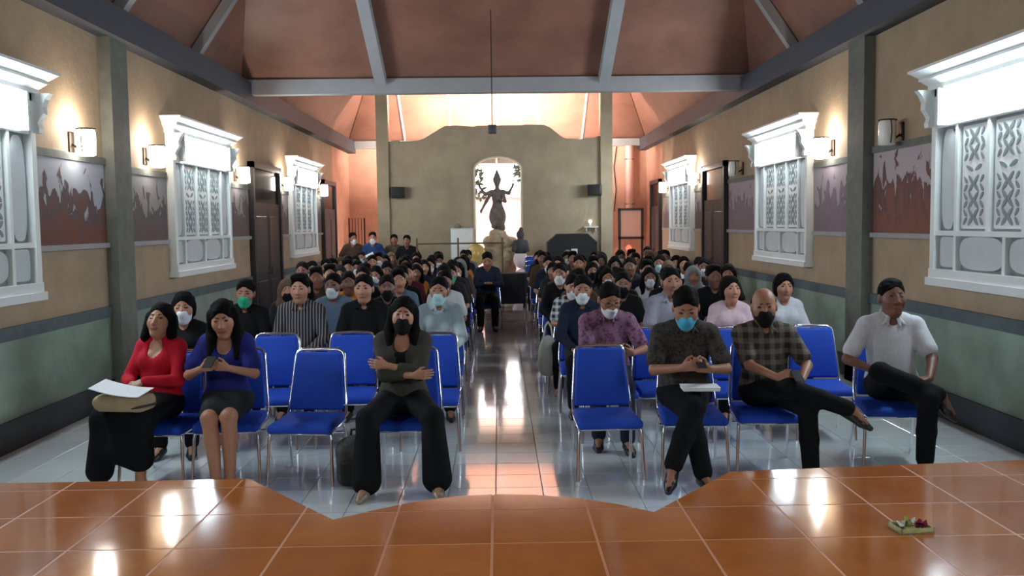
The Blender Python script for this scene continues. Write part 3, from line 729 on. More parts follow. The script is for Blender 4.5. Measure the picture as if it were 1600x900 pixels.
gt = empty('gate_frame', (-3.9, 24.1, 0)); tag(gt, 'thin dark metal gate standing open at the left rear corner', 'gate')
MB().tube([(0, -.25, 0), (0, -.25, 2.0), (.35, .1, 2.0), (.35, .1, 0)], .022, 6).build('frame', M_black, gt)
for k in range(1, 5): MB().tube([(.35*k/5, -.25+.35*k/5, .05), (.35*k/5, -.25+.35*k/5, 2.0)], .009, 6).build('bar', M_black, gt)
rl_ = empty('indicator_lamp', (3.42, 23.9, 1.05)); tag(rl_, 'small glowing red lamp below the notice board', 'lamp')
MB().tube([(0, 0, -1.05), (0, 0, 0)], .015).build('stand', M_black, rl_); MB().lathe([(.02, 0), (.07, .03), (.08, .08), (.05, .14), (.01, .16)], n=12).build('globe', emit_mat('red_lamp', (1, .12, .08), 1.6), rl_)
# dark cloth covered table at the end of the aisle
tb = empty('cloth_covered_table', (.16, 19.6, 0)); tag(tb, 'table under a dark cloth at the far end of the aisle', 'table')
MB().box(-.41, .41, -.215, .215, .70, .74).build('tabletop', M_wood, tb)
for x in (-.38, .38):
    for y in (-.18, .18): MB().box(x-.025, x+.025, y-.025, y+.025, 0, .7).build('leg', M_wood, tb)
cl = MB(); N_ = 44
ring = []
for k in range(N_):
    a = 2*PI*k/N_; c, s_ = math.cos(a), math.sin(a)
    ring.append((.48*math.copysign(abs(c)**.35, c), .28*math.copysign(abs(s_)**.35, s_)))
vs = [(x, y, .748) for x, y in ring]+[(x*(1.03+.02*(k % 2)), y*(1.03+.05*(k % 2)), .10) for k, (x, y) in enumerate(ring)]
cl.add(vs, [tuple(range(N_))]+[(k, (k+1) % N_, N_+(k+1) % N_, N_+k) for k in range(N_)], 0, False)
co = cl.build('tablecloth', mat('charcoal_cloth', srgb(46, 46, 52), .85, var=.1)); co.location = (.16, 19.6, 0); tag(co, 'charcoal cloth draped over the table at the aisle end', 'tablecloth')
# ------------------------------------------------------------------ blue upholstered chrome stacking chairs
M_blue = mat('royal_blue_fabric', srgb(14, 70, 186), .75, var=.08, scale=40, bump=.1, bscale=300)
def chair_parts():
    P_ = {}
    def seatxf(c):
        x, y, z = c
        return (x*(1-.06*(y+.22)/.44), y, z-.018*max(0, (-y-.12)/.1)**2+.006*math.cos(x*6))
    P_['seat'] = MB().rbox(-.23, .23, -.235, .205, .374, .437, .028, 3, xf=seatxf).mesh('seat', M_blue)
    tl = math.radians(13)
    def backxf(c):
        x, y, z = c; h = (z-.47)/.40
        x = x*(1.0-.16*max(0, h)); y = y+.025*math.cos(x*7)-.02
        return (x, .20+y+(z-.47)*math.tan(tl), z)
    P_['backrest'] = MB().rbox(-.205, .205, -.022, .022, .452, .868, .02, 3, xf=backxf).mesh('backrest', M_blue)
    def bk(x, z): h = (z-.47)/.40; return (x*(1-.16*max(0, h)), .215+(z-.47)*math.tan(tl), z)
    hoop = [(-.20, .15, .39), (-.215, .19, .42)]+[bk(-.217, z) for z in (.5, .6, .7, .8)]+[bk(-.215, .84), bk(-.20, .868), bk(-.16, .882), bk(0, .886), bk(.16, .882), bk(.20, .868), bk(.215, .84)]+[bk(.217, z) for z in (.8, .7, .6, .5)]+[(.215, .19, .42), (.20, .15, .39)]
    P_['back_frame'] = MB().tube(hoop, .0125, 8).mesh('back_frame', M_chrome)
    fr = [(-.21, .19, .376), (-.22, -.18, .366), (-.20, -.215, .364), (.20, -.215, .364), (.22, -.18, .366), (.21, .19, .376)]
    P_['seat_frame'] = MB().tube(fr, .0115, 8).mesh('seat_frame', M_chrome)
    for k, (x, s) in enumerate(((-1, 0), (1, 0))):
        P_['leg%d' % k] = MB().tube([(x*.215, -.175, .364), (x*.222, -.195, .31), (x*.235, -.225, .0)], .0115, 8).mesh('leg', M_chrome)
        P_['leg%d' % (k+2)] = MB().tube([(x*.205, .13, .38), (x*.212, .16, .33), (x*.228, .27, .0)], .0115, 8).mesh('leg', M_chrome)
    P_['stretcher'] = MB().tube([(-.214, .175, .29), (.214, .175, .29)], .009, 6).mesh('stretcher', M_chrome)
    return P_
CH = chair_parts()
def chair(loc, rz, label, group='blue chairs set out in rows', name='banquet_chair', parts=True):
    r = empty(name, loc, rz); tag(r, label, 'chair', group)
    for k, me in CH.items():
        n = 'leg' if k.startswith('leg') else k
        link(n, me, r)
    return r
def joined_chair():
    bm = bmesh.new(); mi = {}
    out = bpy.data.meshes.new('banquet_chair')
    for k, me in CH.items():
        n0 = len(bm.faces); bm.from_mesh(me); bm.faces.ensure_lookup_table()
        for f in bm.faces[n0:]: f.material_index = 0 if k in ('seat', 'backrest') else 1
    bm.to_mesh(out); bm.free(); out.materials.append(M_blue); out.materials.append(M_chrome)
    return out
CHJ = joined_chair()
def far_chair(loc, rz, label, group='blue chairs set out in rows'):
    o = link('banquet_chair', CHJ); o.location = loc; o.rotation_euler = (0, 0, rz); tag(o, label, 'chair', group); return o
# ------------------------------------------------------------------ people
def unit(v): v = np.array(v, float); return v/(np.linalg.norm(v)+1e-9)
def ik(a, t, l1, l2, pole):
    d = t-a; L = np.linalg.norm(d); n = d/(L+1e-9); L = min(L, (l1+l2)*.998); L = max(L, abs(l1-l2)*1.05)
    x = (l1*l1-l2*l2+L*L)/(2*L); h = math.sqrt(max(l1*l1-x*x, 0))
    p = np.array(pole, float); p = unit(p-n*(p@n)); return a+n*x+p*h, a+n*L
def head_prims(c, R, hs, ears=True):
    T = lambda *p: c+R@(np.array(p)*hs)
    r = lambda *p: np.array(p)*hs
    P_ = [ell(T(0, .012, .03), r(.075, .093, .090), R, k=.02), ell(T(0, -.022, -.042), r(.060, .074, .082), R, k=.04*hs),
          ell(T(0, -.060, -.098), r(.032, .03, .026), R, k=.03*hs), ell(T(.038, -.052, -.025), r(.026, .03, .03), R, k=.03*hs), ell(T(-.038, -.052, -.025), r(.026, .03, .03), R, k=.03*hs)]
    for s in (-1, 1):
        P_.append(ell(T(s*.032, -.098, .012), r(.020, .013, .010), R, k=.012*hs, op='-'))
    P_ += [cap(T(0, -.088, .012), T(0, -.106, -.026), .008*hs, .0125*hs, k=.014*hs), ell(T(.014, -.094, -.03), r(.009, .01, .008), R, k=.008*hs), ell(T(-.014, -.094, -.03), r(.009, .01, .008), R, k=.008*hs)]
    e = ell(T(0, -.089, -.062), r(.025, .011, .009), R, t=1, k=.008*hs); P_.append(e)
    for s in (-1, 1):
        P_.append(ell(T(s*.032, -.080, .011), r(.0115, .009, .0042), R, t=2, k=.004))
        P_.append(cap(T(s*.015, -.0885, .034), T(s*.048, -.0765, .039), .0036*hs, .0026*hs, t=3, k=.006))
        if ears: P_.append(ell(T(s*.078, .010, -.008), r(.010, .020, .031), R, k=.012))
    return P_
def hair_prims(style, c, R, hs, neck, g):
    T = lambda *p: c+R@(np.array(p)*hs)
    r = lambda *p: np.array(p)*hs
    P_ = [ell(T(0, .016, .038), r(.081, .100, .091), R, k=.02)]
    if style == 'bald':
        P_ = [ell(T(0, .035, .012), r(.085, .085, .085), R, k=.02)]
    if style in ('bob', 'long', 'tied', 'hijab'):
        P_.append(ell(T(0, .03, -.02), r(.09, .085, .10), R, k=.04))
    if style in ('short', 'quiff', 'bob', 'tied', 'long'):                 # tousled locks
        rh = random.Random(int(abs(c[2]*1e4)) % 97)
        for k in range(16):
            a, e_ = rh.uniform(0, 6.28), rh.uniform(.25, 1.3)
            P_.append(ell(T(.070*math.cos(a)*math.cos(e_), .016+.088*math.sin(a)*math.cos(e_), .038+.079*math.sin(e_)), r(.021, .024, .010)*rh.uniform(.8, 1.2), R@rotm('z', rh.uniform(0, 180)), k=.012))
    if style == 'quiff': P_ += [ell(T(0, -.055, .105), r(.065, .04, .03), R, k=.03), ell(T(0, .0, .115), r(.075, .08, .03), R, k=.03)]
    if style == 'bob':
        for s in (-1, 1): P_ += [cap(T(s*.078, .01, .02), T(s*.092, -.005, -.12), .034*hs, .036*hs, k=.03), cap(T(s*.05, .06, -.02), T(s*.055, .055, -.13), .045*hs, .04*hs, k=.04)]
    if style == 'long':
        for s in (-1, 1):
            sh = neck+V3(s*.085, -.055, -.02)*g
            P_ += [cap(T(s*.078, .005, .03), T(s*.085, -.005, -.11), .026*hs, .032*hs, k=.03), cap(T(s*.085, -.005, -.11), sh, .034*hs, .034*hs, k=.03), cap(sh, sh+V3(s*.015, -.055, -.14)*g, .036*hs, .02*hs, k=.03)]
        P_.append(cap(T(0, .06, -.03), neck+V3(0, .08, -.12), .075*hs, .06*hs, k=.05))
    if style == 'tied':
        P_ += [ell(T(0, .115, .0), r(.035, .03, .035), R, k=.02), cap(T(0, .13, -.01), T(.02, .13, -.12), .025*hs, .015*hs, k=.02)]
        for s in (-1, 1): P_.append(cap(T(s*.076, .0, .03), T(s*.078, .0, -.06), .016*hs, .01*hs, k=.02))
    if style == 'hijab':
        P_ += [ell(T(0, .0, -.03), r(.098, .10, .13), R, k=.04), ell(neck+V3(0, -.02, -.03)*g, np.array((.15, .12, .10))*g, k=.06)]
        P_.append(ell(T(0, -.10, -.022), r(.066, .075, .088), R, k=.01, op='-'))
        return P_
    # open the face
    hl = {'short': .045, 'quiff': .055, 'bald': .075, 'bob': .055, 'long': .052, 'tied': .052}[style]
    if style in ('short', 'quiff', 'bald'):
        P_.append(bxp(T(0, -.02, -.16), r(.12, .10, .125), R, k=.025, op='-', rr=.03))       # cut below ear tops
        P_.append(bxp(T(0, .08, -.18), r(.12, .1, .10), R, k=.02, op='-', rr=.02))            # nape
        P_.append(ell(T(0, -.12, hl-.052), r(.062, .085, .088), R, k=.024, op='-'))
        P_.append(bxp(T(0, -.10, -.06), r(.12, .055, .10), R, k=.02, op='-', rr=.03))
    else:
        P_.append(ell(T(0, -.12, hl-.085), r(.064, .098, .108), R, k=.012, op='-'))
        P_.append(bxp(T(0, -.06, -.15), r(.05, .06, .10), R, k=.02, op='-', rr=.02))
    return P_
def hand_prims(w, d, n, side, curl=(25, 30), sp=.020, g=1.0):
    """w wrist, d pointing direction, n palm normal; side = sign of the thumb along cross(d, n)"""
    d = unit(d); n = np.array(n, float); n = unit(n-d*(n@d)); s = np.cross(d, n)*side
    P_ = []
    for i, (o, L) in enumerate(((.030, .072), (.010, .080), (-.010, .074), (-.029, .060))):
        kb = w+(d*(.088-.004*abs(i-1))+s*o*1.05)*g
        P_.append(cap(w+(d*.012+s*o*.5)*g, kb, .0155*g, .0115*g, k=.012))
        c1 = math.radians(curl[0]+i*2); d1 = d*math.cos(c1)+n*math.sin(c1)+s*o*.9; m = kb+d1*L*.55*g
        c2 = math.radians(curl[0]+curl[1]); d2 = d*math.cos(c2)+n*math.sin(c2)+s*o*.6
        P_ += [cap(kb, m, .0098*g, .0088*g, k=.005), cap(m, m+d2*L*.5*g, .0088*g, .0072*g, k=.004)]
    tb = w+(d*.024+s*.026+n*.006)*g; td = unit(d*.75+s*.62+n*.35); tm = tb+td*.042*g
    P_ += [cap(w+d*.01, tb, .017*g, .0135*g, k=.012), cap(tb, tm, .0125*g, .0105*g, k=.006), cap(tm, tm+unit(d*.95+s*.2+n*.35)*.034*g, .0102*g, .008*g, k=.004)]
    return P_
def infl(p, e, t=None, k=None):
    q = dict(p)
    if q['kind'] == 'c': q['ra'] += e; q['rb'] += e
    else: q['r'] = q['r']+e
    if t is not None: q['t'] = t
    if k is not None: q['k'] = k
    return q
def person_meshes(sp):
    s = sp.get('s', .96)*(1 if sp.get('stand') else .978); fem = sp.get('fem', False); g = s; hero = sp.get('hero', False)
    stand = sp.get('stand', False)
    hz = (.90*s if stand else sp.get('seat', .470)+.10*s); Hc = V3(sp.get('hx', 0), .0 if stand else sp.get('hy', .035), hz)
    lean = math.radians(sp.get('lean', 0 if stand else 7)); tilt = math.radians(sp.get('tilt', 0)); sl = math.radians(sp.get('slouch', 6))
    u = unit((math.sin(tilt), math.sin(lean), math.cos(lean))); u2 = unit((math.sin(tilt), math.sin(lean-sl), math.cos(lean-sl)))
    wst = Hc+u*.16*g; cst = Hc+u*.30*g; shc = Hc+u*.27*g+u2*.17*g; nck = shc+u2*.055*g
    yaw, pit, rol = sp.get('head', (0, 4, 0))
    R = rotm('z', yaw)@rotm('x', pit)@rotm('y', rol)
    hs = sp.get('hs', 1.09 if fem else 1.12)*(.35+.65*sp.get('s', .96))
    hd = nck+u2*.046*g+R@V3(0, -.012, .088*hs)+V3(0, -.012, 0)
    tw = (.90 if fem else 1.0)*sp.get('wide', 1.0)
    tors = [ell(Hc+V3(0, 0, 0), np.array((.165*sp.get('wide', 1), .125, .115))*g, k=.05), ell(wst, np.array((.138*tw, .108*sp.get('belly', 1), .15))*g, k=.06),
            ell(cst, np.array((.150*tw, .112, .165))*g, k=.06)]
    shw = (.140 if fem else .158)*sp.get('wide', 1)*g; sd = V3(math.cos(tilt), 0, -math.sin(tilt))
    tors.append(cap(shc-sd*shw*.92-u2*.005, shc+sd*shw*.92-u2*.005, .056*g, .056*g, k=.06))
    tors.append(cap(shc-sd*shw*.45+u2*.03*g, shc+sd*shw*.45+u2*.03*g, .045*g, .045*g, k=.05))
    if fem:
        for q in (-1, 1): tors.append(ell(cst+V3(q*.068, -.085, .03)*g, np.array((.062, .055, .062))*g, k=.04))
    neck = [cap(nck-u2*.03*g, hd+R@V3(0, .022, -.05)*hs, .050*g*(.88 if fem else 1), .047*g*(.88 if fem else 1), k=.03)]
    arms = []; sleeves = []; hands = []; cuffs = []
    fine = [(hd-.15, hd+.16)]
    for q, key in ((-1, 'l'), (1, 'r')):
        a0 = shc+sd*q*shw*1.04-u2*.012*g
        A = sp.get('arm_'+key, {})
        tgt = np.array(A.get('w', (q*.11, -.20, .62) if not stand else (q*.24, -.06, .86*s)), float)
        el, wr = ik(a0, tgt, .285*g, .25*g, A.get('pole', (q*.8, .5, -.6)))
        th = .92 if fem else 1.0
        arms += [cap(a0, el, .046*g*th, .039*g*th, k=.025), cap(el, wr, .039*g*th, .026*g*th, k=.012)]
        sv = A.get('sleeve', sp.get('sleeve', 'short')); ss = sp.get('sleeve_r', .016)
        if sv == 'short': sleeves.append(cap(a0, a0+(el-a0)*.72, .050*g*th+ss*.8, .050*g*th+ss*1.1, k=.035))
        elif sv in ('long', 'mid'):
            f = .97 if sv == 'long' else .55
            sleeves += [cap(a0, el, .047*g*th+ss, .041*g*th+ss, k=.03), cap(el, el+(wr-el)*f, .041*g*th+ss, .028*g*th+ss*.9, k=.014)]
        dr = unit(A.get('d', unit(wr-el)*.8+V3(0, -.35, -.1)))
        hands += hand_prims(wr, dr, A.get('n', (0, 0, -1)), A.get('thumb', -q), A.get('curl', (22, 30)), g=g*th)
        fine.append((np.minimum(wr, wr+dr*.2)-.05, np.maximum(wr, wr+dr*.2)+.05))
    legs = []; tro = []; shoes = []; feet = []
    bw = sp.get('bottom', 'trousers'); lw = sp.get('trouser_r', .012)
    for q, key in ((-1, 'l'), (1, 'r')):
        h0 = Hc+V3(q*.088*g, 0, -.015); Lg = sp.get('leg_'+key, {})
        an = np.array(Lg.get('a', (q*.12, Hc[1]-.43*g, .085) if not stand else (q*.10, .02, .085)), float)
        kn, an = ik(h0, an, .425*g, (.405*g if stand else max(.445*g, .432)), Lg.get('pole', (q*.08, -.6, 1) if not stand else (0, -1, 0)))
        fd = unit(Lg.get('fd', (q*.15, -1, -.08))); up = unit(Lg.get('fu', (0, 0, 1))); up = unit(up-fd*(up@fd))
        th = cap(h0, kn, .083*g, .058*g, k=.04); cf = kn+(an-kn)*.35+unit(Lg.get('calf', (0, .3, 0)))*.012
        sh = [cap(kn, cf, .056*g, .055*g, k=.02), cap(cf, an, .054*g, .036*g, k=.02)]
        legs += [th]+sh
        feet += [cap(an+up*.0-fd*.01, an-up*.045+fd*.13*g, .036*g, .026*g, k=.02, fl=None), cap(an-fd*.025-up*.02, an-up*.048-fd*.03, .034*g, .03*g, k=.02)]
        if sp.get('shoe', True):
            shoes.append([cap(an-fd*.035-up*.048, an+fd*.10*g-up*.050, .038*g, .040*g, k=.02, fl=(*up, .8)), cap(an+fd*.10*g-up*.05, an+fd*.165*g-up*.058, .040*g, .026*g, k=.02, fl=(*up, .75)), cap(an-up*.01-fd*.02, an+fd*.05-up*.03, .041*g, .036*g, k=.02)])
        if bw == 'trousers': tro += [infl(th, lw+.004), infl(cap(kn, kn+(an-kn)*.5, .056*g, .052*g), lw+.002, k=.02), infl(cap(kn+(an-kn)*.5, kn+(an-kn)*.93, .052*g, .046*g), lw+.002, k=.02)]
        elif bw == 'wide': tro += [infl(th, .022), infl(cap(kn, kn+(an-kn)*.95, .062*g, .088*g), .018, k=.03)]
        elif bw in ('skirt', 'longskirt'):
            tro += [infl(cap(h0, h0+(kn-h0)*(1 if bw == 'longskirt' else .80), .088*g, .068*g), .012, k=.06)]
            if bw == 'longskirt': tro += [cap(kn, kn+(an-kn)*Lg.get('hem', .72), .085*g, .10*g, k=.08)]
            legs_k = kn
    if bw in ('skirt', 'longskirt'):
        tro.append(cap(Hc+V3(0, -.1, .0), Hc+V3(0, -.30*g, .005), .075*g, .06*g, k=.08))
        if bw == 'longskirt': tro.append(cap(Hc+V3(0, -.43*g, -.02), Hc+V3(0, -.46*g, -.24), .085, .10, k=.1))
    tro = [infl(tors[0], .012)]+tro
    out = []
    step = sp.get('step', .015 if hero else .02); fn = .0062 if hero else .011
    bp = tors+neck+legs+feet+arms+hands+head_prims(hd, R, hs)
    out.append(['body', sdf_mesh('body', bp, step, fn, fine if hero else fine[:1], ntags=4)])
    e = sp.get('shirt_r', .014)
    top = [ell(Hc+u*.045*g, np.array((.166*sp.get('wide', 1), .128, .095))*g+e*.6, k=.05)]+[infl(p, e) for p in tors[1:]]+sleeves
    if sp.get('jacket'):                                               # open jacket over a darker inner top
        top += [dict(ell(cst+V3(0, -.12, .04)*g, np.array((.05, .035, .11))*g, k=.03), t=1, bias=.012)]
    if sp.get('scoop'):
        top.append(ell(shc+V3(0, -.10, -.0)*g, np.array((.062, .075, .085))*g, k=.02, op='-'))
    else:
        top.append(ell(nck+V3(0, -.075, .0)*g, np.array((.042, .05, .055))*g, k=.015, op='-'))
    top_n = 2 if sp.get('jacket') else 1
    stp = .011 if hero else .02
    out.append([sp.get('top_name', 'shirt'), sdf_mesh('shirt', top, stp, ntags=top_n)])
    if sp.get('collar', not fem) and hero:
        cl = []
        for k in range(10):
            a = -PI/2+.42+(2*PI-.84)*k/9; b = -PI/2+.42+(2*PI-.84)*(k+1)/9
            f = lambda a: nck+V3(.068*math.cos(a), .064*math.sin(a)+.002, .030+.022*math.sin(a))*g
            if k < 9: cl.append(cap(f(a), f(b), .014*g, .014*g, k=.012))
        for q in (-1, 1):
            c0 = nck+V3(q*.032, -.062, .004)*g; cl += [cap(c0, c0+V3(q*.045, -.035, -.050)*g, .014*g, .010*g, k=.012), cap(c0, c0+V3(q*.010, -.042, -.062)*g, .013*g, .009*g, k=.012)]
        out.append(['collar', sdf_mesh('collar', cl, .008)])
    out.append([{'skirt': 'skirt', 'longskirt': 'skirt'}.get(bw, 'trousers'), sdf_mesh('trousers', tro, stp)])
    if hero or sp.get('shoes'):
        for q in shoes: out.append(['shoe', sdf_mesh('shoe', q, .009 if hero else .015)])
    out.append(['hair' if sp.get('hair', 'short') != 'hijab' else 'headscarf', sdf_mesh('hair', hair_prims(sp.get('hair', 'short'), hd, R, hs, nck, g), .008 if hero else .011)])
    if sp.get('mask'):
        dz = sp.get('mask_z', 0)
        T = lambda *p: hd+R@(np.array(p)*hs)
        mk = [ell(T(0, -.024, -.042), np.array((.068, .080, .084))*hs, R, k=.02), ell(T(0, -.064, -.096), np.array((.038, .036, .032))*hs, R, k=.03), ell(T(0, -.100, -.036), np.array((.026, .020, .03))*hs, R, k=.03),
              bxp(T(0, -.06, .075+dz), np.array((.12, .14, .086))*hs, R, k=.008, op='-'), bxp(T(0, .075, -.05), np.array((.14, .10, .14))*hs, R, k=.01, op='-')]
        out.append(['face_mask', sdf_mesh('face_mask', mk, .007 if hero else .010)])
    if sp.get('glasses'):
        T = lambda x, y, z: tuple(hd+R@(np.array((x, y, z))*hs))
        gm = MB()
        for q in (-1, 1):
            gm.tube([T(q*.034+.025*math.cos(a), -.104, .008+.018*math.sin(a)) for a in np.linspace(0, 6.28, 15)[:-1]], .0026, 5, closed=True)
            gm.tube([T(q*.058, -.102, .012), T(q*.078, -.06, .014), T(q*.084, .01, .012)], .0024, 5)
        gm.tube([T(-.01, -.106, .012), T(.01, -.106, .012)], .0024, 5)
        out.append(['glasses', gm.mesh('glasses', M_black)])
    return out, dict(head=hd, R=R, neck=nck, hip=Hc, chest=cst)
# ---- skin, hair and cloth
def skin(name, c):
    m = mat(name, c, .5, var=.06, scale=14, spec=.4); b = m.node_tree.nodes['Principled BSDF']
    b.inputs['Subsurface Weight'].default_value = .08; b.inputs['Subsurface Radius'].default_value = (.02, .008, .004); return m
SK = [skin('skin_tone_%d' % i, c) for i, c in enumerate([srgb(178, 128, 102), srgb(158, 110, 86), srgb(138, 94, 72), srgb(122, 82, 66)])]
M_lip = mat('lip', srgb(140, 78, 70), .45); M_eye = mat('eye', srgb(52, 36, 32), .25)
M_brow = mat('brow', srgb(84, 60, 48), .7, spec=.2)
M_hair = mat('black_hair', srgb(9, 8, 8), .8, spec=.12, var=.3, scale=60, bump=.35, bscale=120)
M_hair2 = mat('dark_brown_hair', srgb(18, 13, 12), .8, spec=.12, var=.3, scale=60, bump=.35, bscale=120)
def cloth(name, c, c2=None, pat=None, sc=40, r=.85):
    if pat is None: return mat(name, c, r, var=.08 if c2 is None else 0, col2=c2, scale=sc, bump=.15, bscale=180, spec=.2)
    if name in MATS: return MATS[name]
    m = mat(name, c, r, bump=.12, bscale=180); nt = m.node_tree; b = nt.nodes['Principled BSDF']
    tc = [n for n in nt.nodes if n.type == 'TEX_COORD'][0]
    def wave(ax, s_):
        w = nt.nodes.new('ShaderNodeTexWave'); w.bands_direction = ax; w.inputs['Scale'].default_value = s_; w.inputs['Distortion'].default_value = .6
        w.inputs['Detail'].default_value = 1; nt.links.new(tc.outputs['Object'], w.inputs['Vector']); return w.outputs['Fac']
    rp = nt.nodes.new('ShaderNodeValToRGB'); rp.color_ramp.elements[0].color = c; rp.color_ramp.elements[1].color = c2
    if pat == 'stripe':
        f = wave('X', sc); rp.color_ramp.elements[0].position = .62; rp.color_ramp.elements[1].position = .72
    elif pat == 'plaid':
        mx = nt.nodes.new('ShaderNodeMath'); mx.operation = 'ADD'
        for i_, ax_ in enumerate('XZ'):
            gq = nt.nodes.new('ShaderNodeMath'); gq.operation = 'GREATER_THAN'; gq.inputs[1].default_value = .55; nt.links.new(wave(ax_, sc), gq.inputs[0]); nt.links.new(gq.outputs[0], mx.inputs[i_])
        f = mx.outputs[0]
        rp.color_ramp.elements[0].position = .05; rp.color_ramp.elements[1].position = 1.0
        hv = nt.nodes.new('ShaderNodeMath'); hv.operation = 'MULTIPLY'; hv.inputs[1].default_value = .58; nt.links.new(f, hv.inputs[0]); f = hv.outputs[0]
    else:
        v = nt.nodes.new('ShaderNodeTexVoronoi'); v.inputs['Scale'].default_value = sc
        ns = nt.nodes.new('ShaderNodeTexNoise'); ns.inputs['Scale'].default_value = sc*.6; nt.links.new(tc.outputs['Object'], ns.inputs['Vector'])
        mxv = nt.nodes.new('ShaderNodeMix'); mxv.data_type = 'VECTOR'; mxv.inputs['Factor'].default_value = .12; nt.links.new(tc.outputs['Object'], mxv.inputs[4]); nt.links.new(ns.outputs['Color'], mxv.inputs[5]); nt.links.new(mxv.outputs[1], v.inputs['Vector']); f = v.outputs['Distance']
        rp.color_ramp.elements[0].position = .3; rp.color_ramp.elements[1].position = .55
    nt.links.new(f, rp.inputs[0]); nt.links.new(rp.outputs[0], b.inputs['Base Color']); return m
def put_person(meshes, loc, rz, label, M, group=None):
    """M: material (or list) for each part name"""
    r = empty('person', loc, rz); tag(r, label, 'person', group)
    for nme, me in meshes:
        o = link(nme, me, r); ms = M.get(nme) if nme != 'body' else [M['skin'], M_lip, M_eye, M_brow]
        if ms is None: continue
        ms = ms if isinstance(ms, (list, tuple)) else [ms]
        while len(me.materials) < len(ms): me.materials.append(None)
        for i, m in enumerate(ms):
            o.material_slots[i].link = 'OBJECT'; o.material_slots[i].material = m
    return r
# ------------------------------------------------------------------ the people of the first three rows
C_black = cloth('black_cloth', srgb(17, 17, 20)); C_trous = cloth('black_trousers', srgb(15, 16, 20)); C_navy = cloth('navy_cloth', srgb(30, 36, 56))
C_red = cloth('red_knit', srgb(186, 26, 46)); C_royal = cloth('royal_blue_cloth', srgb(36, 42, 118)); C_dkskirt = cloth('dark_slate_skirt', srgb(38, 44, 46))
C_suit = cloth('grey_brown_jacket', srgb(62, 60, 54)); C_batikd = cloth('dark_batik', srgb(30, 28, 28), srgb(62, 54, 48), 'batik', 30)
C_plaid = cloth('brown_grey_plaid', srgb(40, 38, 36), srgb(112, 100, 90), 'plaid', 4.2); C_white = cloth('white_shirt_cloth', srgb(206, 208, 214))
C_purple = cloth('purple_batik', srgb(92, 52, 78), srgb(134, 92, 118), 'batik', 26); C_stripe = cloth('black_white_stripe', srgb(30, 28, 32), srgb(128, 122, 126), 'stripe', 11)
C_pink = cloth('pale_pink_cloth', srgb(206, 176, 184)); C_grey = cloth('pale_grey_cloth', srgb(158, 158, 172)); C_jack = cloth('white_grey_jacket', srgb(196, 206, 208), srgb(126, 138, 142), 'batik', 5)
C_gplaid = cloth('black_white_plaid', srgb(26, 32, 36), srgb(190, 200, 204), 'plaid', 5)
K_white = cloth('white_mask', srgb(222, 224, 226)); K_black = cloth('black_mask', srgb(20, 20, 22)); K_blue = cloth('blue_mask', srgb(84, 178, 214)); K_green = cloth('green_mask', srgb(58, 172, 136)); K_pale = cloth('pale_blue_mask', srgb(176, 214, 216))
S_black = mat('black_leather', (.012, .012, .013), .35); S_beige = mat('beige_glitter_shoe', srgb(150, 136, 116), .35, .2)
def hero(spec, loc, rz, label, M): 
    spec['hero'] = True; ms, info = person_meshes(spec); return put_person(ms, loc, rz, label, M), info
def seat_for(loc, rz, label): return chair(loc, rz, label)
# --- first row, left to right
hero(dict(s=.93, fem=True, head=(10, -9, 4), hair='bob', sleeve='long', sleeve_r=.012, scoop=True, top_name='cardigan', bottom='longskirt', lean=10, slouch=8, wide=1.08, belly=1.12, tilt=0,
     arm_l=dict(w=(-.045, -.22, .735), d=(.5, -.8, -.35), n=(.5, .3, -.8), curl=(30, 35)), arm_r=dict(w=(.06, -.22, .75), d=(-.75, -.55, -.3), n=(-.4, .3, -.8), curl=(35, 40)),
     leg_l=dict(a=(-.17, -.43, .085), hem=.80, pole=(-.25, -.6, 1)), leg_r=dict(a=(.10, -.36, .085), hem=.62)), (-2.46, 6.46, 0), -.24,
     'seated woman in a red cardigan and long black skirt with papers on her lap', {'skin': SK[0], 'cardigan': C_red, 'skirt': C_trous, 'shoe': S_black, 'hair': M_hair})
seat_for((-2.43, 6.50, 0), -.10, 'blue chair under the woman in the red cardigan')
hero(dict(s=.965, fem=True, head=(6, 17, -3), hair='long', sleeve='short', sleeve_r=.02, scoop=True, top_name='blouse', bottom='skirt', lean=4, slouch=12, shirt_r=.018,
     arm_l=dict(w=(-.085, -.30, .84), d=(.75, -.5, .25), n=(.3, .7, .3), curl=(35, 40), pole=(-.9, .3, -.9)), arm_r=dict(w=(.085, -.30, .84), d=(-.75, -.5, .25), n=(-.3, .7, .3), curl=(35, 40), pole=(.9, .3, -.9)),
     leg_l=dict(a=(.02, -.44, .085), pole=(-.05, -.6, 1)), leg_r=dict(a=(.10, -.40, .085), pole=(.02, -.6, 1))), (-1.97, 6.50, 0), .05,
     'seated woman in a royal blue blouse and dark skirt looking down at her phone', {'skin': SK[0], 'blouse': C_royal, 'skirt': C_dkskirt, 'shoe': S_black, 'hair': M_hair})
seat_for((-1.95, 6.54, 0), .05, 'blue chair under the woman in the royal blue blouse')
seat_for((-1.38, 6.46, 0), -.12, 'empty blue chair in the front row left of the dark-jacketed woman')
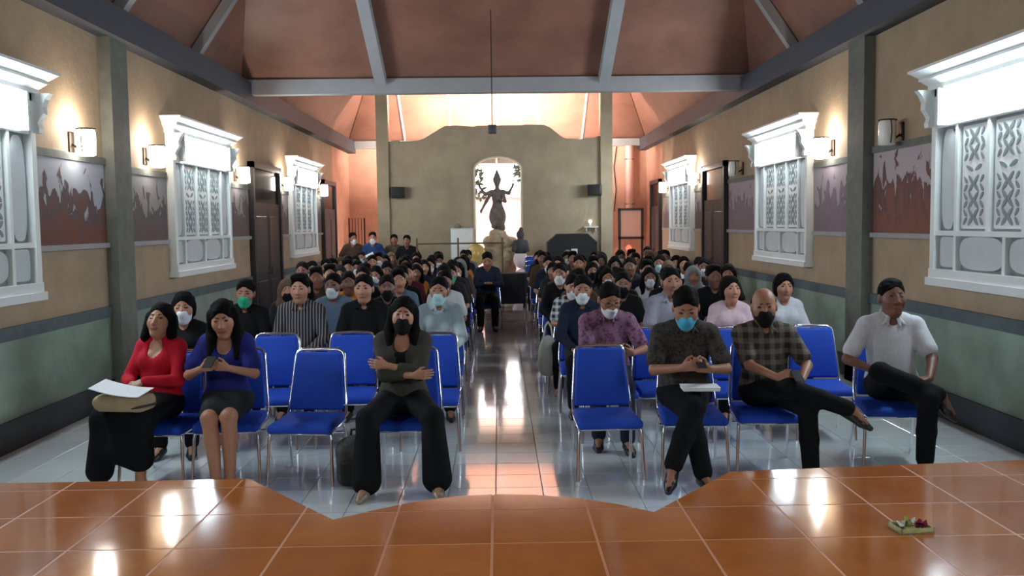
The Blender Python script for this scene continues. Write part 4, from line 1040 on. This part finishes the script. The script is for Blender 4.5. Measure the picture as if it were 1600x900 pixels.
hero(dict(s=.96, fem=True, head=(4, 3, 5), hair='long', sleeve='long', sleeve_r=.022, scoop=True, jacket=True, top_name='jacket', bottom='wide', mask=True, lean=9, slouch=8, wide=1.08, shirt_r=.02,
     arm_l=dict(w=(.10, -.19, .76), d=(.95, .0, .05), n=(.1, .9, 0), curl=(18, 20), pole=(-.8, -.2, -.8), sleeve='mid'), arm_r=dict(w=(-.09, -.165, .83), d=(-.95, .05, .1), n=(-.1, .9, 0), curl=(18, 20), pole=(.8, -.2, -.8), sleeve='mid'),
     leg_l=dict(a=(-.20, -.50, .09), pole=(-.35, -.6, 1), fd=(-.2, -1, -.1)), leg_r=dict(a=(.27, -.47, .09), pole=(.30, -.6, 1), fd=(.12, -1, -.1))), (-.70, 6.44, 0), 0,
     'seated woman with crossed arms, dark grey jacket, black mask and wide black trousers', {'skin': SK[0], 'jacket': [C_suit, C_black], 'trousers': C_trous, 'shoe': S_beige, 'hair': M_hair, 'face_mask': K_black})
seat_for((-.66, 6.50, 0), 0, 'blue chair under the woman with crossed arms')
seat_for((.755, 6.46, 0), .04, 'empty blue chair in the front row just right of the aisle')
hero(dict(s=1.03, head=(-6, 27, 0), hair='short', sleeve='short', mask=True, bottom='trousers', lean=4, slouch=16, wide=1.1, belly=1.15, trouser_r=.016,
     arm_l=dict(w=(-.06, -.30, .80), d=(.7, -.6, .25), n=(.3, .7, .3), curl=(35, 40), pole=(-.9, .3, -.9)), arm_r=dict(w=(.11, -.30, .79), d=(-.7, -.6, .25), n=(-.3, .7, .3), curl=(35, 40), pole=(.9, .3, -.9)),
     leg_l=dict(a=(.055, -.46, .085), pole=(-.1, -.6, 1), fd=(.25, -1, -.1)), leg_r=dict(a=(-.17, -.56, .17), pole=(.22, -.75, 1), fd=(-.30, -.85, -.45))), (1.33, 6.47, 0), -.05,
     'seated man in a dark batik shirt and light blue mask looking down at his phone', {'skin': SK[1], 'shirt': C_batikd, 'collar': C_batikd, 'trousers': C_trous, 'shoe': S_black, 'hair': M_hair, 'face_mask': K_blue})
seat_for((1.38, 6.52, 0), -.05, 'blue chair under the man in the light blue mask')
hero(dict(s=.98, head=(-8, 6, -3), hair='bald', sleeve='short', mask=True, bottom='trousers', lean=9, slouch=8, wide=1.12, belly=1.2,
     arm_l=dict(w=(.02, -.27, .71), d=(.8, -.5, .15), n=(.2, .6, -.3), curl=(35, 40), pole=(-.9, .2, -.8)), arm_r=dict(w=(.19, -.27, .69), d=(-.7, -.6, .15), n=(-.3, .6, -.3), curl=(35, 40), pole=(.9, .2, -.8)),
     leg_l=dict(a=(.50, -.36, .50), pole=(-.55, -.8, .6), fd=(.75, -.45, -.42), fu=(.3, -.6, .8)), leg_r=dict(a=(.22, -.42, .085), pole=(.25, -.7, 1))), (1.93, 6.52, 0), -.08,
     'seated man in a brown plaid shirt and black mask with one ankle on his knee', {'skin': SK[1], 'shirt': C_plaid, 'collar': C_plaid, 'trousers': C_trous, 'shoe': S_black, 'hair': M_hair2, 'face_mask': K_black})
seat_for((1.93, 6.56, 0), -.08, 'blue chair under the man in the brown plaid shirt')
hero(dict(s=1.035, head=(8, -2, 0), hair='short', sleeve='short', bottom='trousers', lean=9, slouch=6, wide=1.1, belly=1.15,
     arm_l=dict(w=(-.17, -.17, .70), d=(.5, -.8, -.2), n=(0, .2, -1), pole=(-.9, .4, -.6)), arm_r=dict(w=(.17, -.30, .67), d=(-.95, -.2, -.1), n=(0, .2, -1), pole=(.9, .3, -.6)),
     leg_l=dict(a=(.24, -.34, .55), pole=(-.6, -.8, .5), fd=(.62, -.4, -.65), fu=(.5, -.5, .7)), leg_r=dict(a=(.12, -.40, .085), pole=(.12, -.7, 1))), (2.92, 6.66, 0), -.16,
     'seated man in a white short-sleeved shirt with one leg crossed over', {'skin': SK[3], 'shirt': C_white, 'collar': C_white, 'trousers': C_trous, 'shoe': S_black, 'hair': M_hair})
seat_for((2.92, 6.70, 0), -.16, 'blue chair under the man in the white shirt')
# --- second row
hero(dict(s=.94, fem=True, head=(4, 6, 0), hair='tied', sleeve='short', mask=True, bottom='trousers', step=.02), (-2.60, 7.46, 0), .1,
     'seated girl in black with a white mask between red and blue blouses', {'skin': SK[0], 'shirt': C_black, 'trousers': C_trous, 'shoe': S_black, 'hair': M_hair, 'face_mask': K_white})
seat_for((-2.60, 7.50, 0), .1, 'blue chair under the girl in the second row by the left wall')
seat_for((-1.90, 7.48, 0), .04, 'empty blue chair in the second row in front of the striped shirt')
seat_for((-1.27, 7.50, 0), .0, 'empty blue chair in the second row before the man in black')
seat_for((-.56, 7.36, 0), -.03, 'empty blue chair behind the woman with crossed arms')
hero(dict(s=.985, head=(10, 24, 0), hair='short', sleeve='short', mask=True, mask_z=-.018, glasses=True, bottom='trousers', lean=6, slouch=14, wide=1.14, belly=1.15,
     arm_l=dict(w=(-.02, -.28, .76), d=(.8, -.5, .2), n=(.3, .7, .3), curl=(35, 40), pole=(-.9, .3, -.9)), arm_r=dict(w=(.16, -.28, .75), d=(-.7, -.6, .2), n=(-.3, .7, .3), curl=(35, 40), pole=(.9, .3, -.9)),
     leg_l=dict(a=(-.12, -.36, .085)), leg_r=dict(a=(.09, -.52, .085), fd=(.1, -1, -.1))), (.90, 7.52, 0), 0,
     'seated man in purple batik shirt, glasses and lowered white mask, looking down', {'skin': SK[1], 'shirt': C_purple, 'collar': C_purple, 'trousers': C_navy, 'shoe': S_black, 'hair': M_hair, 'face_mask': K_white})
seat_for((.90, 7.54, 0), .0, 'blue chair under the man in the purple batik shirt')
seat_for((1.36, 7.58, 0), .03, 'empty blue chair between purple batik man and the light blue mask')
seat_for((1.97, 7.50, 0), -.02, 'empty blue chair behind the light blue mask and plaid shirt')
seat_for((2.68, 7.52, 0), -.08, 'empty blue chair behind the gap between plaid and white shirts')
# --- third row
def third(x, y, rz, lab, M, chairlab, **kw):
    d = dict(s=.96, step=.022); d.update(kw); hero(d, (x, y, 0), rz, lab, M); seat_for((x, y+.03, 0), rz, chairlab)
third(-2.47, 8.80, .12, 'seated person in dark clothes with a bright green mask', {'skin': SK[1], 'shirt': C_black, 'trousers': C_trous, 'shoe': S_black, 'hair': M_hair, 'face_mask': K_green, 'collar': C_black}, 'blue chair under the person in the green mask', mask=True, head=(0, 8, 5), sleeve='long')
third(-1.93, 8.78, .05, 'seated man with quiff in a black and white vertically striped shirt', {'skin': SK[0], 'shirt': C_stripe, 'trousers': C_trous, 'shoe': S_black, 'hair': M_hair, 'collar': C_stripe}, 'blue chair under the man in the striped shirt', s=1.0, hair='quiff', sleeve='long', head=(-4, 2, 0), wide=1.05)
third(-1.31, 8.76, .02, 'seated young man in a black polo shirt behind an empty chair', {'skin': SK[0], 'shirt': C_black, 'trousers': C_trous, 'shoe': S_black, 'hair': M_hair, 'collar': C_black}, 'blue chair under the young man in the black polo', s=1.0, sleeve='short', head=(-4, 3, 0), wide=1.05)
third(-.58, 8.70, -.03, 'seated person in white and grey jacket with pale blue mask by the aisle', {'skin': SK[1], 'shirt': C_jack, 'trousers': C_trous, 'shoe': S_black, 'hair': M_hair, 'face_mask': K_pale, 'collar': C_jack}, 'blue chair under the white and grey jacket', mask=True, head=(-3, 5, 0), sleeve='long', s=.965)
third(.80, 8.72, .0, 'seated person in navy suit and white mask behind the purple batik', {'skin': SK[1], 'shirt': C_navy, 'trousers': C_trous, 'shoe': S_black, 'hair': M_hair, 'face_mask': K_white, 'collar': C_navy}, 'blue chair under the navy suit', mask=True, head=(-3, 8, 3), sleeve='long', s=.955)
third(1.70, 8.95, -.03, 'seated man in a pale grey shirt behind the light blue mask', {'skin': SK[1], 'shirt': C_grey, 'trousers': C_trous, 'shoe': S_black, 'hair': M_hair, 'collar': C_grey}, 'blue chair under the man in the pale grey shirt', s=1.02, head=(8, 3, 0))
third(2.16, 8.42, -.06, 'seated woman in a pale pink vest beside the grey shirt', {'skin': SK[0], 'shirt': C_pink, 'trousers': C_trous, 'shoe': S_black, 'hair': M_hair2}, 'blue chair under the woman in pale pink', fem=True, hair='tied', head=(14, -2, 0), sleeve='long', s=.955)
third(2.76, 8.74, -.08, 'seated girl in a white shirt by the right wall behind plaid shirt', {'skin': SK[0], 'shirt': C_white, 'trousers': C_trous, 'shoe': S_black, 'hair': M_hair}, 'blue chair under the girl in the white shirt', fem=True, hair='tied', head=(6, 4, 0), sleeve='short', s=.955)
seat_for((2.47, 9.36, 0), -.05, 'empty blue chair between pale pink vest and girl in white')
# ------------------------------------------------------------------ things they hold or set down
def phone(loc, rx, rz, label):
    p = empty('phone', loc, rz); p.rotation_euler = (rx, 0, rz); tag(p, label, 'phone', 'phones held by the audience')
    MB().rbox(-.034, .034, -.004, .004, -.07, .07, .0035, 1, smooth=False).build('case', M_black, p)
    MB().box(-.031, .031, .004, .0046, -.064, .064).build('screen', mat('phone_screen', (.02, .025, .03), .1), p)
phone((-1.965, 6.12, .895), -1.15, 0, 'dark phone held by the woman in royal blue')
phone((1.36, 6.10, .845), -1.15, 0, 'dark phone held by the man in the light blue mask')
phone((2.04, 6.16, .735), -1.15, 0, 'dark phone in the hands of the plaid shirt man')
phone((.97, 7.16, .795), -1.15, 0, 'dark phone held by the man in purple batik')
M_bag = mat('beige_woven_bag', srgb(170, 152, 120), .8, var=.15, scale=12)
bg = empty('handbag', (-2.52, 6.07, .585), -.16); tag(bg, 'beige handbag lying flat on the lap of the woman in red', 'bag')
link('body', sdf_mesh('body', [bxp((0, 0, .055), (.18, .10, .055), rr=.04, k=.02), ell((-.17, 0, .06), (.04, .09, .04), k=.03)], .012), bg, M_bag)
MB().tube([(.10, -.09, .03), (.19, -.105, .05), (.215, -.03, .05), (.19, .05, .04)], .009).build('strap', mat('dark_strap', srgb(60, 52, 46), .6), bg)
M_paper = mat('white_paper', srgb(232, 234, 236), .7)
def curl_sheet(w, h, lift, name, label, loc, rz, rx=0):
    vs = []; n = 8
    for i in range(n+1):
        t = i/n
        for y in (-h/2, h/2): vs.append((-w/2+w*t, y, lift*(1-t)**2))
    fs = [(2*i, 2*i+2, 2*i+3, 2*i+1) for i in range(n)]
    o = MB().add(vs, fs).add([(x, y, z+.004) for x, y, z in vs], fs).build(name, M_paper); o.location = loc; o.rotation_euler = (rx, 0, rz)
    return tag(o, label, 'paper')
curl_sheet(.34, .22, .06, 'paper_sheets', 'white papers curling up on the beige handbag', (-2.54, 6.07, .703), -.12, .12)
nb_ = empty('notebook', (1.37, 6.17, .648), -.05); tag(nb_, 'white notebook lying on the lap of the man in dark batik', 'notebook')
MB().rbox(-.125, .125, -.08, .08, .0, .022, .004, 1, smooth=False).build('pages', M_paper, nb_); MB().box(-.128, .128, -.083, .083, .022, .026).build('cover', M_paper, nb_)
M_pack = mat('grey_black_backpack', srgb(48, 48, 52), .8, scale=14, col2=srgb(96, 94, 94))
bpk = empty('backpack', (-1.02, 6.26, 0), .1); tag(bpk, 'grey and black patterned backpack on the floor beside the black trousers', 'backpack')
link('body', sdf_mesh('body', [bxp((0, 0, .15), (.13, .09, .15), rr=.06, k=.03), ell((0, 0, .24), (.12, .085, .11), k=.05)], .014), bpk, M_pack)
link('front_pocket', sdf_mesh('front_pocket', [bxp((0, -.10, .11), (.10, .03, .085), rr=.028, k=.02)], .012), bpk, mat('black_nylon', srgb(34, 34, 38), .7))
MB().tube([(-.03, .03, .335), (-.025, .03, .38), (.025, .03, .38), (.03, .03, .335)], .009).build('handle', MATS['black_nylon'], bpk)
for q in (-1, 1): MB().tube([(q*.08, .09, .28), (q*.10, .13, .18), (q*.09, .09, .05)], .014).build('strap', MATS['black_nylon'], bpk)
tt = empty('tote_bag', (.50, 9.42, .28)); tag(tt, 'pale cloth tote bag hanging at the aisle side of the right block', 'bag')
link('body', sdf_mesh('body', [ell((0, 0, .16), (.10, .06, .20), k=.03), ell((0, 0, .05), (.115, .075, .13), k=.03)], .014), tt, mat('pale_canvas', srgb(186, 190, 178), .85, var=.06))
for q in (-1, 1): MB().tube([(q*.05, -.02, .32), (q*.03, -.02, .45), (0, -.01, .5)], .009).build('handle', MATS['pale_canvas'], tt)
# ------------------------------------------------------------------ the rest of the audience: a few built figures, copied one by one
VAR = []
for kw in [dict(s=.97, hair='short', head=(0, 6, 0), mask=True), dict(s=1.0, hair='short', head=(-10, 2, 0), sleeve='long', mask=True), dict(s=.95, hair='short', head=(12, 16, 4), mask=True, arm_l=dict(w=(-.05, -.26, .74), d=(.6, -.6, .2)), arm_r=dict(w=(.08, -.26, .74), d=(-.6, -.6, .2))),
           dict(s=.98, hair='quiff', head=(8, 0, -4), sleeve='long', wide=1.08, mask=True), dict(s=.93, fem=True, hair='long', head=(4, 4, 3), sleeve='long', mask=True), dict(s=.94, fem=True, hair='tied', head=(-12, 4, -3), mask=True),
           dict(s=.94, fem=True, hair='hijab', head=(5, 6, 0), sleeve='long', mask=True), dict(s=.92, fem=True, hair='bob', head=(-5, 12, 3), mask=True)]:
    kw['s'] *= .955; VAR.append(person_meshes(kw)[0])
TOPS = [('black', 16, 16, 19, 8), ('charcoal', 36, 36, 40, 6), ('navy', 22, 28, 46, 6), ('brown', 78, 58, 46, 3), ('maroon', 84, 32, 42, 2), ('slate blue', 92, 108, 128, 2), ('white', 196, 200, 204, 2), ('grey', 120, 122, 126, 2), ('dark green', 40, 54, 46, 2), ('orange', 190, 116, 48, 1), ('olive', 92, 88, 64, 1)]
TM = {n: cloth('crowd_'+n.replace(' ', '_'), srgb(r, g, b)) for n, r, g, b, w in TOPS}; TM['black-white plaid'] = C_gplaid
MK = {'white': K_white, 'black': K_black, 'pale blue': K_pale, 'green': K_green}
HJ = [cloth('grey_scarf', srgb(120, 122, 124)), cloth('brown_scarf', srgb(104, 82, 66)), cloth('black_scarf', srgb(30, 30, 34))]
rc = random.Random(11)
ORD = ['first', 'second', 'third', 'fourth', 'fifth', 'sixth', 'seventh', 'eighth', 'ninth', 'tenth', 'eleventh', 'twelfth', 'thirteenth', 'fourteenth', 'fifteenth', 'sixteenth']
FIX = {('left', 4, 2): (1, 'slate blue', 'white'), ('left', 5, 2): (0, 'orange', None), ('left', 4, 1): (0, 'black', 'black'), ('left', 5, 1): (3, 'slate blue', None), ('left', 5, 0): (0, 'white', None), ('left', 4, 3): (6, 'charcoal', 'black'),
       ('left', 6, 0): (1, 'black', None), ('left', 7, 0): (0, 'charcoal', 'green'), ('right', 4, 0): (2, 'black-white plaid', 'white'), ('right', 6, 0): (1, 'black', 'white'), ('right', 5, 0): (0, 'brown', None), ('right', 5, 1): (0, 'black', 'black'),
       ('right', 4, 2): (3, 'maroon', None), ('right', 5, 2): (0, 'black', 'black'), ('right', 4, 1): (0, 'black', 'black'), ('right', 6, 3): (6, 'grey', None)}
SKIP = {('left', 4, 0), ('right', 4, 3), ('left', 4, 4), ('right', 4, 4), ('right', 5, 4), ('right', 6, 4), ('left', 5, 4), ('left', 6, 4)}
XL = {'left': (-.66, -1.20, -1.74, -2.28, -2.82), 'right': (.80, 1.34, 1.88, 2.42, 2.98)}
for side in ('left', 'right'):
    for row in range(4, 16):
        for k in range(5):
            if (side, row, k) in SKIP: continue
            y = 9.68+(row-4)*.84+rc.uniform(-.05, .05); x = XL[side][k]+rc.uniform(-.045, .045)+(.18 if side == 'right' and row % 2 else 0)*(.5)
            rz = -x*.05+rc.uniform(-.12, .12); v = rc.randrange(8)
            names, wts = [t[0] for t in TOPS], [t[4] for t in TOPS]; top = rc.choices(names, wts)[0]
            mk = rc.choices([None, 'white', 'black', 'pale blue'], [9, 5, 3, 1])[0]
            empty_seat = rc.random() < .06 and row > 5
            if (side, row, k) in FIX: v, top, mk = FIX[(side, row, k)]; empty_seat = False
            where = '%s seat from aisle, %s row, %s block' % (ORD[k], ORD[row-1], side)
            (chair if row <= 5 else far_chair)((x, y+.03, 0), rz, ('empty blue chair, ' if empty_seat else 'occupied blue chair, ')+where)
            if empty_seat: continue
            ms = [m for m in VAR[v] if m[0] != 'face_mask' or mk]
            lab = ('person in %s' % top)+(' and %s mask, ' % mk if mk else ', ')+where
            put_person(ms, (x, y, 0), rz, lab, {'skin': SK[rc.randrange(4)], 'shirt': TM[top], 'trousers': C_trous, 'hair': rc.choice([M_hair, M_hair, M_hair2]), 'headscarf': rc.choice(HJ), 'face_mask': MK[mk] if mk else None}, 'audience seated in the rear rows')
# camera man at the aisle end, standing people at the back
hc = dict(s=1.0, hair='short', head=(0, 20, 0), sleeve='long', arm_l=dict(w=(-.05, -.28, .80), d=(.6, -.6, .2)), arm_r=dict(w=(.08, -.28, .80), d=(-.6, -.6, .2)), shoes=True)
pm, _ = person_meshes(hc)
put_person(pm, (-.20, 15.6, 0), 0, 'person in navy jacket seated in the aisle looking down', {'skin': SK[1], 'shirt': C_navy, 'trousers': C_trous, 'hair': M_hair, 'shoe': S_black})
far_chair((-.20, 15.63, 0), 0, 'blue chair set in the aisle under the person in navy')
def stander(x, y, rz, s, lab, M, **kw):
    d = dict(s=s, stand=True, hair='short', shoes=True, mask=False); d.update(kw); m_, _ = person_meshes(d); put_person(m_, (x, y, 0), rz, lab, M, 'people standing at the back')
stander(-3.33, 20.8, .2, .985, 'standing man in a brown shirt and white mask at the left rear', {'skin': SK[1], 'shirt': TM['brown'], 'trousers': C_trous, 'hair': M_hair, 'shoe': S_black, 'face_mask': K_white}, mask=True, head=(20, 4, 0))
stander(-2.86, 20.7, .1, .99, 'standing man in a navy shirt and white mask holding a rolled paper', {'skin': SK[1], 'shirt': cloth('navy_blue_shirt', srgb(38, 62, 104)), 'trousers': C_trous, 'hair': M_hair2, 'shoe': S_black, 'face_mask': K_white}, mask=True, arm_l=dict(w=(-.12, -.26, 1.02), d=(.5, -.7, .3)))
stander(-2.44, 21.25, .1, .95, 'standing man in an olive uniform by the left rear column', {'skin': SK[2], 'shirt': TM['olive'], 'trousers': TM['olive'], 'hair': M_hair2, 'shoe': S_black})
stander(-2.08, 20.75, -.1, .94, 'standing man in a black shirt right of the left rear column', {'skin': SK[2], 'shirt': C_black, 'trousers': C_trous, 'hair': M_hair, 'shoe': S_black}, wide=1.12)
rp_ = MB().tube([(-.13, 0, -.03), (.13, 0, .09)], .03, 10).build('rolled_paper', M_paper); rp_.location = (-2.94, 20.36, 1.10); tag(rp_, 'rolled white paper held by the standing man in navy', 'paper')
# stacked spare chairs at the right of the aisle end
for k in range(3): far_chair((.84, 20.3+.035*k, .10*k), 2.9, 'blue chair, %s from the floor in the stack at the aisle end' % ORD[k], 'stacked spare chairs')
